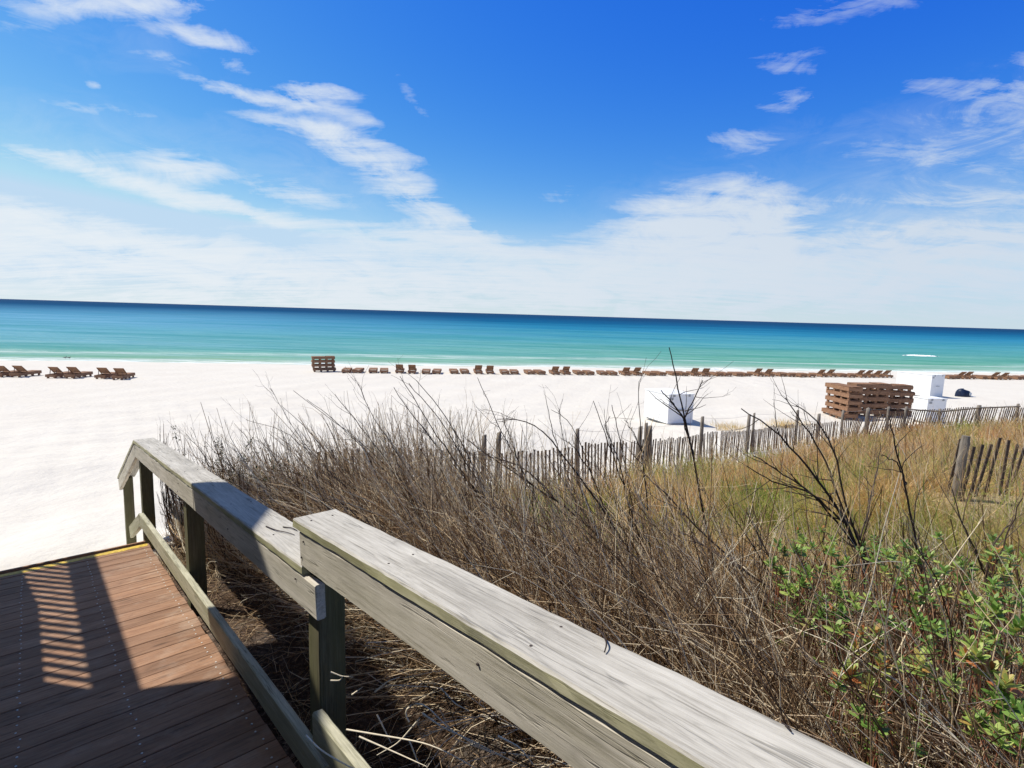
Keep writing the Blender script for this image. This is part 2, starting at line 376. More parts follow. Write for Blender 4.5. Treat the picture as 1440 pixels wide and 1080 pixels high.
tag(link('sand', gme), 'white sand beach rising to a low dune', 'ground', kind='structure')

# ------------------------------------------------------------------ sea
m, nt, bs = new_mat('sea_water')
ct = nt.nodes.new('ShaderNodeTexCoord')
dt = nd(nt, 'ShaderNodeVectorMath', operation='DOT_PRODUCT'); nt.links.new(ct.outputs['Object'], dt.inputs[0]); dt.inputs[1].default_value = (SN[0], SN[1], 0)
dist = math_(nt, 'SUBTRACT', dt.outputs['Value'], D0)
mpw = nd(nt, 'ShaderNodeMapping'); mpw.inputs['Rotation'].default_value = (0, 0, math.radians(-10.1)); mpw.inputs['Scale'].default_value = (.13, 1, 1)
nt.links.new(ct.outputs['Object'], mpw.inputs[0])
big = noise(nt, mpw.outputs[0], .035, 5, .55)
lg = math_(nt, 'LOGARITHM', math_(nt, 'MAXIMUM', math_(nt, 'ADD', dist, 3.0), 1.0), 10.0)
lg = math_(nt, 'ADD', lg, math_(nt, 'MULTIPLY', math_(nt, 'SUBTRACT', big, .5), .5))
pos = math_(nt, 'DIVIDE', lg, 3.6, clamp=True)
wc = ramp(nt, [(.10, (.48, .54, .46)), (.22, (.27, .42, .34)), (.33, (.10, .33, .25)), (.42, (.085, .31, .28)), (.52, (.045, .27, .33)), (.63, (.012, .19, .33)), (.73, (.003, .09, .21)), (.83, (.003, .055, .145)), (.93, (.006, .05, .13)), (1, (.012, .055, .14))], pos).outputs[0]
# darker sand bars and swell bands
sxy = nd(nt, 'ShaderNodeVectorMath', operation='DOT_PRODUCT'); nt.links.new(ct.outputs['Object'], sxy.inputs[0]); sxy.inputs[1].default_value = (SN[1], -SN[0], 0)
gr = math_(nt, 'MULTIPLY', ramp(nt, [(.38, (0, 0, 0)), (.62, (1, 1, 1))], noise(nt, mpw.outputs[0], .012, 4, .6)).outputs[0], ramp(nt, [(.2, (1, 1, 1)), (.62, (0, 0, 0))], pos).outputs[0])
wc = mix(nt, math_(nt, 'MULTIPLY', gr, .7), wc, mix(nt, 1.0, wc, (.85, .88, .62), 'MULTIPLY'))
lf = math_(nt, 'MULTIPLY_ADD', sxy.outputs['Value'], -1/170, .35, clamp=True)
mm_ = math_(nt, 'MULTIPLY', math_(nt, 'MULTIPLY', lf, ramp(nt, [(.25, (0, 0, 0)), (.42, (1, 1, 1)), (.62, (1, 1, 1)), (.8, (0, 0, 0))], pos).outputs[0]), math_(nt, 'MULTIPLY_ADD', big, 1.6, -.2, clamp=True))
wc = mix(nt, mm_, wc, (.16, .36, .50))  # left-hand sky reflection put into the water colour as steel blue
rip = noise(nt, mpw.outputs[0], .55, 7, .7)
wc = mix(nt, math_(nt, 'MULTIPLY', ramp(nt, [(.4, (0, 0, 0)), (.75, (.6, .6, .6))], rip).outputs[0], ramp(nt, [(.3, (1, 1, 1)), (.7, (0, 0, 0))], pos).outputs[0]), wc, (.36, .52, .56))
band = noise(nt, mpw.outputs[0], .11, 5, .6)
wc = mix(nt, ramp(nt, [(.46, (0, 0, 0)), (.6, (.75, .75, .75))], band).outputs[0], wc, mix(nt, 1.0, wc, (.52, .80, .78), 'MULTIPLY'))
# foam
fo = noise(nt, mpw.outputs[0], 1.2, 7, .7)
fz = ramp(nt, [(0, (1, 1, 1)), (.04, (1, 1, 1)), (.16, (0, 0, 0))], math_(nt, 'DIVIDE', dist, 30.0, clamp=True)).outputs[0]
f2 = math_(nt, 'DIVIDE', math_(nt, 'ADD', math_(nt, 'SUBTRACT', dist, 13.0), math_(nt, 'MULTIPLY', math_(nt, 'SUBTRACT', big, .5), -30.0)), 1.3)
fz = math_(nt, 'ADD', fz, math_(nt, 'MULTIPLY', math_(nt, 'EXPONENT', math_(nt, 'MULTIPLY', math_(nt, 'MULTIPLY', f2, f2), -1.0)), .45), clamp=True)
fm = math_(nt, 'MULTIPLY', ramp(nt, [(.42, (0, 0, 0)), (.56, (1, 1, 1))], fo).outputs[0], fz)
wc = mix(nt, fm, wc, (.82, .85, .84))
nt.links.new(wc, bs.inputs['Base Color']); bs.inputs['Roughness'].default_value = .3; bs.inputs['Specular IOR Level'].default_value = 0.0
gl = nd(nt, 'ShaderNodeBsdfGlossy', i_Roughness=.25); msx = nt.nodes.new('ShaderNodeMixShader'); msx.inputs[0].default_value = .04
nt.links.new(bs.outputs[0], msx.inputs[1]); nt.links.new(gl.outputs[0], msx.inputs[2]); nt.links.new(msx.outputs[0], nt.nodes['Material Output'].inputs[0])
mp2 = nd(nt, 'ShaderNodeMapping'); mp2.inputs['Rotation'].default_value = (0, 0, math.radians(-10.1)); mp2.inputs['Scale'].default_value = (.35, 1, 1)
nt.links.new(ct.outputs['Object'], mp2.inputs[0])
wv = math_(nt, 'ADD', math_(nt, 'MULTIPLY', noise(nt, mp2.outputs[0], .22, 4, .6), 1.6), math_(nt, 'MULTIPLY', noise(nt, mp2.outputs[0], 2.0, 6, .65), .35))
bb_ = bump(nt, bs, wv, 1.0, .55); nt.links.new(bb_.outputs[0], gl.inputs['Normal'])
b = MB(); c0 = SN*D0
t2 = np.array([SN[1], -SN[0]])
sv = []; 
ds = [-12, 0, 12, 30, 60, 120, 300, 900, 3000, 9000, 30000]
ts = [-30000, -3000, -400, -100, 0, 100, 400, 3000, 30000]
for d in ds:
    for t in ts:
        p = c0+SN*d+t2*t; sv.append((p[0], p[1], 0.0))
sf = [(j*len(ts)+i, j*len(ts)+i+1, (j+1)*len(ts)+i+1, (j+1)*len(ts)+i) for j in range(len(ds)-1) for i in range(len(ts)-1)]
sf = [f[::-1] for f in sf]
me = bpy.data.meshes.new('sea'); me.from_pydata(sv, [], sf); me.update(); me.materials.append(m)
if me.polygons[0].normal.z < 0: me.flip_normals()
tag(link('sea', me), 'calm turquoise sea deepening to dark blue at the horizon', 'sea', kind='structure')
# small breaking wave
def wave(px0, px1, py, h, label):
    a = CAM + ray(px0, py)*1; 
    def onsea(px, py):
        d = ray(px, py); t = -CH/d[2]; return CAM+d*t
    A = onsea(px0, py); B = onsea(px1, py+ (px1-px0)*.03)
    n = 60; V = []; 
    for i in range(n+1):
        f = i/n; p = A+(B-A)*f; env = (math.sin(math.pi*f)**1.1)*(.55+.45*abs(math.sin(f*9+1)))
        hh = h*env*(.6+.5*random.random())
        back = 2.4*env*(.8+.3*random.random())
        prof = [(-1.6*env, .012), (-1.0*env, hh*.45), (-.3, hh*.9), (0, hh), (.5*back, hh*.55), (back, .012)]
        for (dd, z) in prof:
            V.append((p[0]+SN[0]*dd+random.gauss(0, .08), p[1]+SN[1]*dd+random.gauss(0, .08), z+.004+abs(random.gauss(0, .03))*(z > .02)))
    Fs = [(i*6+k, i*6+k+1, (i+1)*6+k+1, (i+1)*6+k) for i in range(n) for k in range(5)]
    me = bpy.data.meshes.new('breaking_wave'); me.from_pydata(V, [], Fs); me.update(); me.materials.append(MT['foam'])
    tag(link('breaking_wave', me), label, 'wave', kind='stuff')
wave(1268, 1320, 499.8, .22, 'small white breaking wave out on the turquoise water at right')
wave(1000, 1045, 519.5, .1, 'thin foam line curling onto the sand behind the loungers')

# ------------------------------------------------------------------ boardwalk ramp
RW = -1.75; VL = -.95; VR = .742
bw = empty('boardwalk_ramp', F(3, 0, RW-.1)); tag(bw, 'brown plank ramp with weathered grey handrail leading down to the beach', 'boardwalk')
Yv = V_
def deck_run(s0, s1, w, name):
    pitch = .1435; s = s1; k = 0; mb = MB()
    while s > s0:
        a0 = s-pitch+.0045; a1 = s
        jl = random.gauss(0, .004); jr = random.gauss(0, .004); dz = random.gauss(0, .0009)
        mb.box(VL+jl, VR+jr, a0, a1, -.032+dz, dz, ch=.003)
        s -= pitch
    # local axes: X across the ramp, Y along, Z up
    me = mb.mesh(name, 'deck'); o = bpy.data.objects.new(name, me); C.objects.link(o)
    og = F(0, 0, w)
    mw = Matrix(((V_[0], U_[0], W_[0], og[0]), (V_[1], U_[1], W_[1], og[1]), (V_[2], U_[2], W_[2], og[2]), (0, 0, 0, 1)))
    world_child(o, bw); o.matrix_basis = mw; return o, mw
deck_o, DMW = deck_run(1.93, 5.98, RW, 'deck_boards')
deck_run(-3.0, 1.90, RW+.172, 'landing_boards')
def framed(mb, name, mat, mw=DMW):
    me = mb.mesh(name, mat); o = bpy.data.objects.new(name, me); C.objects.link(o); world_child(o, bw); o.matrix_basis = mw; return o
# screw heads along three joists
mb = MB()
s = 5.98
while s > 2.0:
    for vj in (-.56, -.147, .272, .69):
        for q in (.035, .105):
            x = vj+random.gauss(0, .004); y = s-q+random.gauss(0, .003); r = .0048
            mb.add([(x+r*math.cos(t*math.pi/3), y+r*math.sin(t*math.pi/3), .0022) for t in range(6)]+[(x+r*math.cos(t*math.pi/3), y+r*math.sin(t*math.pi/3), -.002) for t in range(6)],
                   [(0, 1, 2, 3, 4, 5)]+[(t+6, (t+1) % 6+6, (t+1) % 6, t) for t in range(6)])
    s -= .1435
tag(framed(mb, 'screw_heads', 'screw'), kind='stuff')
mb = MB(); mb.box(VL, VR+.005, 5.985, 6.115, -.032, .003, ch=.004); framed(mb, 'nosing_board', 'deck')
mb = MB()
# worn paint: irregular ragged sheet on the nosing and its front lip
n = 44; top = []
for i in range(n+1):
    x = VL+.01+(VR-VL-.02)*i/n; e = 6.02+random.uniform(0, .022)
    top += [(x, e, .0048), (x, 6.108, .0048)]
mb.add(top, [(2*i, 2*i+2, 2*i+3, 2*i+1) for i in range(n)])
tag(framed(mb, 'yellow_nosing_stripe', 'yellow'), label='worn yellow safety stripe across the end of the ramp')
for vj in (-.9, -.147, .272, .69):
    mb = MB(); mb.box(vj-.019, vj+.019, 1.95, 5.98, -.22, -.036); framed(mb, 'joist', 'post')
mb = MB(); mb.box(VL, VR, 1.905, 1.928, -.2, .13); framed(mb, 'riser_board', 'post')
# stairs down to the sand
mb = MB()
stair_o = G(6.13, 0, float((F(6.13, 0, RW)-CAM)[2]))
for k in range(5):
    z1 = -.175*(k+1); mb.box(VL, VR, .02+.28*k, .02+.28*(k+1)-.006, z1-.035, z1, ch=.003)
    mb.box(VL, VR, .28*k-.01+.002, .28*k+.012, z1+.001, z1+.138)
me = mb.mesh('stair_treads', 'deck'); so = bpy.data.objects.new('stair_treads', me); C.objects.link(so); world_child(so, bw)
SMW = Matrix(((V_[0], UH[0], 0, stair_o[0]), (V_[1], UH[1], 0, stair_o[1]), (V_[2], UH[2], 1, stair_o[2]), (0, 0, 0, 1))); so.matrix_basis = SMW

# right hand rail ------------------------------------------------
CI = .747                                  # inner edge of the rail
CW = .184
def cap(s0, s1, w, nm='cap_board', **k):
    return board(nm, F(s0, CI+CW/2, w-.019), F(s1, CI+CW/2, w-.019), V_, CW, .038, 'cap', bw, edge_mat='edge', worn=.0018, **k)
def fas(s0, s1, w):                        # top edge at w
    return board('fascia_board', F(s0, CI+.0225, w-.07), F(s1, CI+.0225, w-.07), -W_, .139, .036, 'fascia', bw, worn=.0012)
def kick(s0, s1, w):
    return board('kick_board', F(s0, .766, w-.0675), F(s1, .766, w-.0675), -W_, .135, .042, 'kick', bw, worn=.0015)
cap(-3.0, 2.19, -.65); fas(-3.0, 2.135, -.6895)
cap(2.12, 4.035, -.825); cap(4.041, 6.70, -.823)
fas(2.0, 4.035, -.8645); fas(4.041, 6.66, -.8625)
kick(-3.0, 2.08, -1.40); kick(1.99, 6.62, -1.57)
# stair rail
A = F(6.70, CI+CW/2, -.842); 
def onv(px, py, vv):
    d = ray(px, py); return CAM + d*(vv/np.dot(d, V_))
B0 = onv(165, 672, CI); B = B0 + V_*(CW/2)
dirS = (B-A)/np.linalg.norm(B-A)
board('stair_cap_board', A+dirS*.01, B, V_, CW, .038, 'cap', bw, edge_mat='edge')
nrm = np.cross(V_, dirS); nrm = nrm if nrm[2] > 0 else -nrm
A2 = A - V_*(CW/2-.024) - nrm*.09; B2 = B - V_*(CW/2-.024) - nrm*.09
board('stair_fascia_board', A2+dirS*.02, B2, -nrm, .139, .036, 'fascia', bw)
K0 = F(6.64, .766, -1.64); board('stair_kick_board', K0+dirS*.01, K0+dirS*.95, -nrm, .135, .042, 'kick', bw)
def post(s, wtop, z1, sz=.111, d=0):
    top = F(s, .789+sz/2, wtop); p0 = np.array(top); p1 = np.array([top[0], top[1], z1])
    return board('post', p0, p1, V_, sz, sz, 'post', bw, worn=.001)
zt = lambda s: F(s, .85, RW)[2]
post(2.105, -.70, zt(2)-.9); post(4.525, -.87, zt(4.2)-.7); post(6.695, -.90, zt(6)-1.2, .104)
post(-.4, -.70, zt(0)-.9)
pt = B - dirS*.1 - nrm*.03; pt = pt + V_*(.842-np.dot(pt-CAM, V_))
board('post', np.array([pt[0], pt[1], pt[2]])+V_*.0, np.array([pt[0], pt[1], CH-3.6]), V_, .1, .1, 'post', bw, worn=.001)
def heads(nm, pts, axis, r, mat):
    mb = MB()
    for q in pts:
        q = np.array(q); mb.cyl(tuple(q-axis*.002), tuple(q+axis*.0016), r, r*.85, 8)
    o = link(nm, mb.mesh(nm, mat)); world_child(o, bw); tag(o, kind='stuff'); return o
ns = []
for s_, wt_ in ((2.11, -.65), (-.4, -.65), (.85, -.65), (1.5, -.65)):
    for dv_ in (.04, .14): ns.append(F(s_+random.gauss(0, .01), CI+dv_+random.gauss(0, .006), wt_))
for s_ in (4.52, 3.3, 5.6, 6.6, 2.6, 4.1):
    for dv_ in (.04, .14): ns.append(F(s_+random.gauss(0, .01), CI+dv_+random.gauss(0, .006), -.823 if s_ > 4.04 else -.825))
heads('nail_heads', ns, W_, .0042, 'nail')
ns = []
for s_, w0 in ((2.09, -.72), (2.12, -.79), (.0, -.72), (.02, -.79), (1.0, -.74), (4.5, -.90), (4.54, -.965), (6.6, -.9), (3.2, -.93), (2.2, -.90)): ns.append(F(s_, CI+.0015, w0))
heads('fascia_nail_heads', ns, -V_, .0042, 'nail')
# left edge kerb board of the ramp
board('kerb_board', F(-3, VL-.03, RW+.02), F(6.1, VL-.03, RW+.02), -W_, .2, .038, 'kick', bw)

# ------------------------------------------------------------------ added off-frame panel and slats left of the ramp, shaped to shade the deck
SUN_K = 2.51
VS = -1.02
def planar(mb, pts, v0, v1, zlo=0):
    """extrude outline given as (s, h above deck plane line) between v0 and v1"""
    def P(s, h, v):
        q = F(s, v, RW); 
        hz = h
        return (q[0], q[1], q[2]+hz)
    n = len(pts); V = [P(s, h, v0) for s, h in pts]+[P(s, h, v1) for s, h in pts]
    Fs = [tuple(range(n)), tuple(range(2*n-1, n-1, -1))]+[(i, n+i, n+(i+1) % n, (i+1) % n) for i in range(n)]
    mb.add(V, Fs)
shade_caster = empty('shade_panel', F(2.4, VS-.03, RW-.8)); tag(shade_caster, 'added off-frame timber panel left of the ramp, outline shaped to cast shade', 'screen')
mb = MB(); planar(mb, [(-2.5, -1.4), (5.08, -1.4), (5.28, 3.0), (5.3, 4.9), (4.43, 4.62), (4.22, 4.72), (3.9, 5.2), (-2.5, 5.2)], VS, VS-.05)
o = link('panel', mb.mesh('panel', 'shade_caster')); world_child(o, shade_caster)
mb = MB(); planar(mb, [(-2.6, 5.21), (3.91, 5.21), (4.24, 4.74), (4.43, 4.69), (4.72, 4.88), (5.33, 5.33), (6.0, 5.85), (6.85, 6.25), (6.8, 5.6), (6.36, 4.56), (5.78, 4.47), (5.42, 3.45), (5.31, 3.45), (5.31, 4.88), (4.43, 4.63), (4.2, 4.6), (3.85, 4.9), (-2.6, 4.9)], VS+.004, VS-.03)  # stepped top raised to shade the hollow behind the rail
o = link('top_boards', mb.mesh('top_boards', 'shade_caster')); world_child(o, shade_caster)
for s_ in (-2.2, -.2, 1.8, 3.6, 5.0):
    mb = MB(); planar(mb, [(s_-.06, -1.6), (s_+.06, -1.6), (s_+.06, 4.6 if s_ < 4.2 else 4.3), (s_-.06, 4.6 if s_ < 4.2 else 4.3)], VS-.052, VS-.17); world_child(link('post', mb.mesh('post', 'shade_caster')), shade_caster)
scr = empty('slatted_shade_caster', F(6.9, -1.05, RW-1.2)); tag(scr, 'unseen timber screen with two rows of slats, shaped to cast the striped deck shadow', 'screen')
def part(nm, pts, v0=VS, v1=VS-.05):
    mb = MB(); planar(mb, pts, v0, v1); o = link(nm, mb.mesh(nm, 'shade_caster')); world_child(o, scr); return o
part('top_band', [(5.0, 3.04), (8.75, 3.04), (8.75, 3.43), (5.0, 3.43)])
part('middle_band', [(5.0, 1.98), (8.75, 1.7), (8.75, 1.95), (7.25, 2.23), (6.54, 2.43), (5.0, 2.47)])
part('bottom_band', [(5.0, -.6), (8.75, -.6), (8.75, .9), (5.0, 1.2)])
part('end_post', [(8.62, -1.4), (8.75, -1.4), (8.75, 3.5), (8.62, 3.5)], VS-.052, VS-.17)
sl = 5.33; 
while sl < 8.6:
    part('slat', [(sl, .8), (sl+.06, .8), (sl+.06, 3.1), (sl, 3.1)], VS-.052, VS-.064); sl += .133

# ------------------------------------------------------------------ sand fence
def polyline_at(pts, t):
    seg = np.linalg.norm(np.diff(pts, axis=0), axis=1); cum = np.concatenate([[0], np.cumsum(seg)])
    return np.stack([np.interp(t, cum, pts[:, k]) for k in range(pts.shape[1])], -1), cum[-1]
ZT = [-1.86, -2.07, -2.33, -2.51, -2.68, -2.95, -3.2, -3.38, -3.50, -3.48, -3.12, -2.99, -2.95]
fp_ = np.array([(FL[i, 0], FL[i, 1], ZT[i]+CH) for i in range(13)])
fence = empty('sand_fence', (fp_[5, 0], fp_[5, 1], fp_[5, 2]-1.1)); tag(fence, 'long weathered picket sand fence curving between the dune grass and the beach', 'fence')
_, LT = polyline_at(fp_, np.array([0.]))
mb = MB(); t = 0.0; wob = 0
while t < LT:
    p, _ = polyline_at(fp_, np.array([t])); p = p[0]; q, _ = polyline_at(fp_, np.array([min(t+.05, LT)])); d = q[0]-p; ang = math.atan2(d[1], d[0])
    wob = wob*.9+random.gauss(0, .02)
    far = p[0] > 12.5
    lean = wob + (.22 if far else 0)
    zt_ = p[2]+random.gauss(0, .018)+.03*math.sin(t*1.3)
    g = HZ(p[0], p[1])
    mt = Matrix.Translation((p[0], p[1], zt_)) @ Matrix.Rotation(ang, 4, 'Z') @ Matrix.Rotation(lean, 4, 'Y') @ Matrix.Rotation(random.gauss(0, .03), 4, 'X')
    if random.random() > .03:
        w = .019+random.uniform(-.003, .003)
        mb.box(-w, w, -.006, .006, -1.35, 0, mt)
    t += .095*random.uniform(.9, 1.1)
o = link('picket_panel', mb.mesh('picket_panel', 'picket')); world_child(o, fence)
def fence_wire(pts, nm='wire', r=.0035, par=fence, mat='wire'):
    P = np.array(pts)[None]; V, Q = tubes(P, np.full(P.shape[:2], r), 4)
    o = link(nm, raw_mesh(nm, V, Q, mat)); world_child(o, par); return o
tt = np.linspace(0, LT, 90); pp, _ = polyline_at(fp_, tt)
for dz in (-.12, -.45, -.8): fence_wire(pp+np.array([0, -.01, dz])+np.random.RandomState(3).normal(0, .008, pp.shape))
def depth_on_fence(px):
    d = ray(px, 600); best = None
    for i in range(1200):
        t = LT*i/1200; p, _ = polyline_at(fp_, np.array([t])); p = p[0]
        e = abs(p[0]/p[1]-d[0]/d[1])
        if best is None or e < best[0]: best = (e, p)
    return best[1]
tops = []
def fpost(px, py, r=.045, sq=False, dy=.07, mat='old', dx=0):
    p = depth_on_fence(px); P = p + np.array([0, -dy, 0]); d = ray(px+dx, py); k = P[1]/d[1]; T = CAM+d*k
    g = float(HZ(T[0], T[1])); lean = (random.gauss(0, .02), random.gauss(0, .02))
    a = (T[0], T[1], T[2]); b_ = (T[0]+lean[0], T[1]+lean[1], g-.3)
    L = T[2]-(g-.3)
    n = 10; rings = 9; V = []
    for i in range(rings):
        f = i/(rings-1)
        for j in range(n):
            th = 2*math.pi*j/n; rr = r*(1+.07*math.sin(j*2.1+px)+random.gauss(0, .03))*(1+.08*f)*(.86 if i == 0 else 1)
            V.append((lean[0]*f+rr*math.cos(th), lean[1]*f+rr*math.sin(th), -f*L-(.0 if i else -.012*math.cos(th))))
    Fs = [(i*n+j, (i+1)*n+j, (i+1)*n+(j+1) % n, i*n+(j+1) % n) for i in range(rings-1) for j in range(n)]+[tuple(range(n))]
    # grain along X of the mesh: build along X then rotate
    V = [(-z, x, y) for x, y, z in V]
    me = bpy.data.meshes.new('post'); me.from_pydata(V, [], Fs); me.update(); me.materials.append(MT[mat])
    me.polygons.foreach_set('use_smooth', [True]*len(me.polygons))
    o = bpy.data.objects.new('post', me); C.objects.link(o); world_child(o, fence)
    o.matrix_basis = Matrix(((0, 1, 0, a[0]), (0, 0, 1, a[1]), (-1, 0, 0, a[2]), (0, 0, 0, 1)))
    tops.append(np.array(a)); return o
for px, py, r in [(523, 621, .03), (681, 612, .04), (702, 608, .045), (812, 603, .04), (901, 600, .05), (909, 595, .04), (914, 599, .055), (988, 586, .045), (1054, 583, .05), (1061, 581, .035),
                  (1122, 577, .05), (1152, 582, .055), (1186, 577, .045), (1221, 574, .07), (1250, 572, .045), (1275, 572, .05), (1322, 575, .045), (1377, 570, .075), (1432, 568, .05)]:
    fpost(px, py, r)
# sagging top wire and pole rail
tp = tops[3:]
for a, b_ in zip(tp[:-1], tp[1:]):
    n = 8; f = np.linspace(0, 1, n)[:, None]; P = a+(b_-a)*f; P[:, 2] -= .03+.05*np.sin(np.pi*f[:, 0]); fence_wire(P, 'top_wire', .003)
for i0, i1 in ((15, 16), (16, 17), (17, 18)):
    a = tops[i0]+np.array([0, -.06, -.09]); b_ = tops[i1]+np.array([0, -.06, -.09]); f = np.linspace(-.02, 1.02, 6)[:, None]
    fence_wire(a+(b_-a)*f, 'pole_rail', .028, mat='old')
# near stretch of fence at right
nf = empty('sand_fence', tuple(CAM+np.array([5.3, 6.4, -2.1]))); tag(nf, 'short stretch of dark leaning pickets beside a round grey post at right', 'fence')
mb = MB()
for i in range(15):
    px = 1382+i*12.3; d = ray(px, 621+4*math.sin(i*1.9)+(-3 if i in (2,) else 0)+(4 if i == 0 else 0)); dep = 6.4+.12*i; T = CAM+d*(dep/d[1])
    mt = Matrix.Translation(tuple(T)) @ Matrix.Rotation(.1, 4, 'Z') @ Matrix.Rotation(.115+random.gauss(0, .02), 4, 'Y') @ Matrix.Rotation(random.gauss(0, .03), 4, 'X')
    mb.box(-.019, .019, -.006, .006, -1.1, 0, mt)
for px, py, dd in ((1351, 617, 6.48), (1370, 628, 6.3)):
    d = ray(px, py); T = CAM+d*(dd/d[1]); mt = Matrix.Translation(tuple(T)) @ Matrix.Rotation(.1, 4, 'Y'); mb.box(-.017, .017, -.006, .006, -1.1, 0, mt)
world_child(link('picket_panel', mb.mesh('picket_panel', 'picket')), nf)
d = ray(1359, 613); T = CAM+d*(6.38/d[1]); d2 = ray(1345, 690); Bt = CAM+d2*(6.36/d2[1])
mb = MB(); dirn = (Bt-T)/np.linalg.norm(Bt-T)
for k in range(10):
    pass
P0 = T; L = 1.1; V = []; n = 14; rings = 12
ax = Vector(dirn); a_ = ax.orthogonal().normalized(); b2 = ax.cross(a_)
for i in range(rings):
    f = i/(rings-1); c = f*L
    for j in range(n):
        th = 2*math.pi*j/n; rr = .049*(1+.1*math.sin(j*1.7)+random.gauss(0, .025))*(.85 if i == 0 else 1)
        V.append((c, rr*math.cos(th), rr*math.sin(th)))
me = bpy.data.meshes.new('post'); me.from_pydata(V, [], [(i*n+j, (i+1)*n+j, (i+1)*n+(j+1) % n, i*n+(j+1) % n) for i in range(rings-1) for j in range(n)]+[tuple(range(n))]); me.update(); me.materials.append(MT['old'])
o = bpy.data.objects.new('post', me); C.objects.link(o); world_child(o, nf)
o.matrix_basis = Matrix(((ax.x, a_.x, b2.x, P0[0]), (ax.y, a_.y, b2.y, P0[1]), (ax.z, a_.z, b2.z, P0[2]), (0, 0, 0, 1)))
for dz in (.22, .6):
    P = np.array([CAM+ray(1350+i*12, 622)*((6.36+.12*i)/ray(1350+i*12, 622)[1])-np.array([dz*.12, .012, dz]) for i in range(16)]); fence_wire(P, 'wire', .003, nf)

# ------------------------------------------------------------------ loungers
SEA_ANG = math.atan2(SN[1], SN[0])-math.pi/2   # local +Y points to the sea
def lounger(raised, w=.68):
    """returns dict of part meshes; origin under the middle, head end at -Y"""
    parts = {}
    hw = w/2; L = 1.95
    mb = MB()
    for sx in (-1, 1): mb.box(sx*hw-(.045 if sx > 0 else 0), sx*hw+(0 if sx > 0 else .045), -L/2, L/2, .16, .375, ch=.006)
    mb.box(-hw+.047, hw-.047, -L/2, -L/2+.04, .165, .372, ch=.005); mb.box(-hw+.047, hw-.047, L/2-.04, L/2, .165, .372, ch=.005)
    parts['frame'] = [mb.mesh('frame', 'lounger')]
    y = -L/2+.82; sm = MB()
    while y < L/2-.03: sm.box(-hw+.01, hw-.01, y, y+.085, .378, .401, ch=.003); y += .105
    parts['seat'] = [sm.mesh('seat', 'lounger')]
    legs = []
    for sx in (-1, 1):
        for sy in (-1, -.33, .33, 1):
            lm = MB(); x0 = sx*(hw-.09); lm.box(x0-.035, x0+.035, sy*(L/2-.14)-.075, sy*(L/2-.14)+.075, 0, .159, ch=.004); legs.append(lm.mesh('leg', 'lounger'))
    parts['leg'] = legs
    bm_ = MB(); piv = Matrix.Translation((0, -L/2+.80, .39)) @ Matrix.Rotation(math.radians(-46 if raised else 0), 4, 'X')
    for sx in (-1, 1): bm_.box(sx*(hw-.05)-.025, sx*(hw-.05)+.025, -.78, 0, -.02, .012, piv)
    yy = -.78
    while yy < -.05: bm_.box(-hw+.01, hw-.01, yy, yy+.085, .014, .036, piv, ch=.003); yy += .105
    if raised:
        st = Matrix.Translation((0, -L/2+.28, .34)) @ Matrix.Rotation(math.radians(-10), 4, 'X')
        for sx in (-1, 1): bm_.box(sx*(hw-.12)-.015, sx*(hw-.12)+.015, -.02, .015, 0, .42, st)
    parts['backrest'] = [bm_.mesh('backrest', 'lounger')]
    return parts
LM = {True: lounger(True), False: lounger(False, .74)}
def put_lounger(loc, rz, raised, label, group, tilt=0):
    r = empty('beach_lounger', loc, rz); r.rotation_euler = (tilt, 0, rz); tag(r, label, 'lounger', group)
    for nm, ms in LM[raised].items():
        for me in ms:
            o = bpy.data.objects.new(nm, me); C.objects.link(o); o.parent = r
    return r
ORD = ['first', 'second', 'third', 'fourth', 'fifth', 'sixth', 'seventh', 'eighth', 'ninth', 'tenth', 'eleventh', 'twelfth', 'thirteenth', 'fourteenth', 'fifteenth', 'sixteenth',
       'seventeenth', 'eighteenth', 'nineteenth', 'twentieth', 'twenty-first', 'twenty-second', 'twenty-third', 'twenty-fourth']
along = np.array([SN[1], -SN[0], 0])
def pair(px, py, raised, lab, grp):
    c = gp(px, py); sep = .56 if raised else .49
    ja = random.gauss(0, .04)
    for sgn, nm in ((-1, 'left'), (1, 'right')):
        p = c+along*sep*sgn+np.array([SN[0], SN[1], 0])*random.gauss(.5, .08); p[2] = float(HZ(p[0], p[1]))-.01
        put_lounger(tuple(p), SEA_ANG+ja+random.gauss(0, .03), raised, lab.format(side=nm), grp)
G1 = 'loungers set in pairs along the waterline'
for i, (px, py) in enumerate([(17, 530), (92, 532), (158, 533)]):
    pair(px, py, True, 'brown lounger with raised back, {side} one of the '+['first', 'second', 'third'][i]+' pair at far left', G1)
mid = [(495, 0), (532, 0), (571, 1), (607, 0), (646, 0), (681, 1), (717, 0), (753, 0), (789, 1), (822, 0), (855, 0), (888, 1), (922, 0), (955, 0), (985, 1), (1015, 0), (1043, 0), (1074, 1), (1104, 0), (1132, 0), (1161, 1), (1188, 0), (1215, 1), (1241, 1)]
for i, (px, r) in enumerate(mid):
    py = float(np.interp(px, [495, 720, 1000, 1240], [524.3, 526.3, 529, 531]))
    pair(px, py, bool(r), 'brown lounger, back '+('raised' if r else 'lowered flat')+', {side} of '+ORD[i]+' pair right of waterside stack', G1)
for i, (px, r) in enumerate([(1338, 0), (1358, 1), (1383, 0), (1406, 1), (1430, 0), (1452, 1)]):
    pair(px, 533 if px < 1400 else 534, bool(r), 'brown lounger, back '+('raised' if r else 'lowered flat')+', {side} of '+ORD[i]+' pair right of tallest white box', G1)
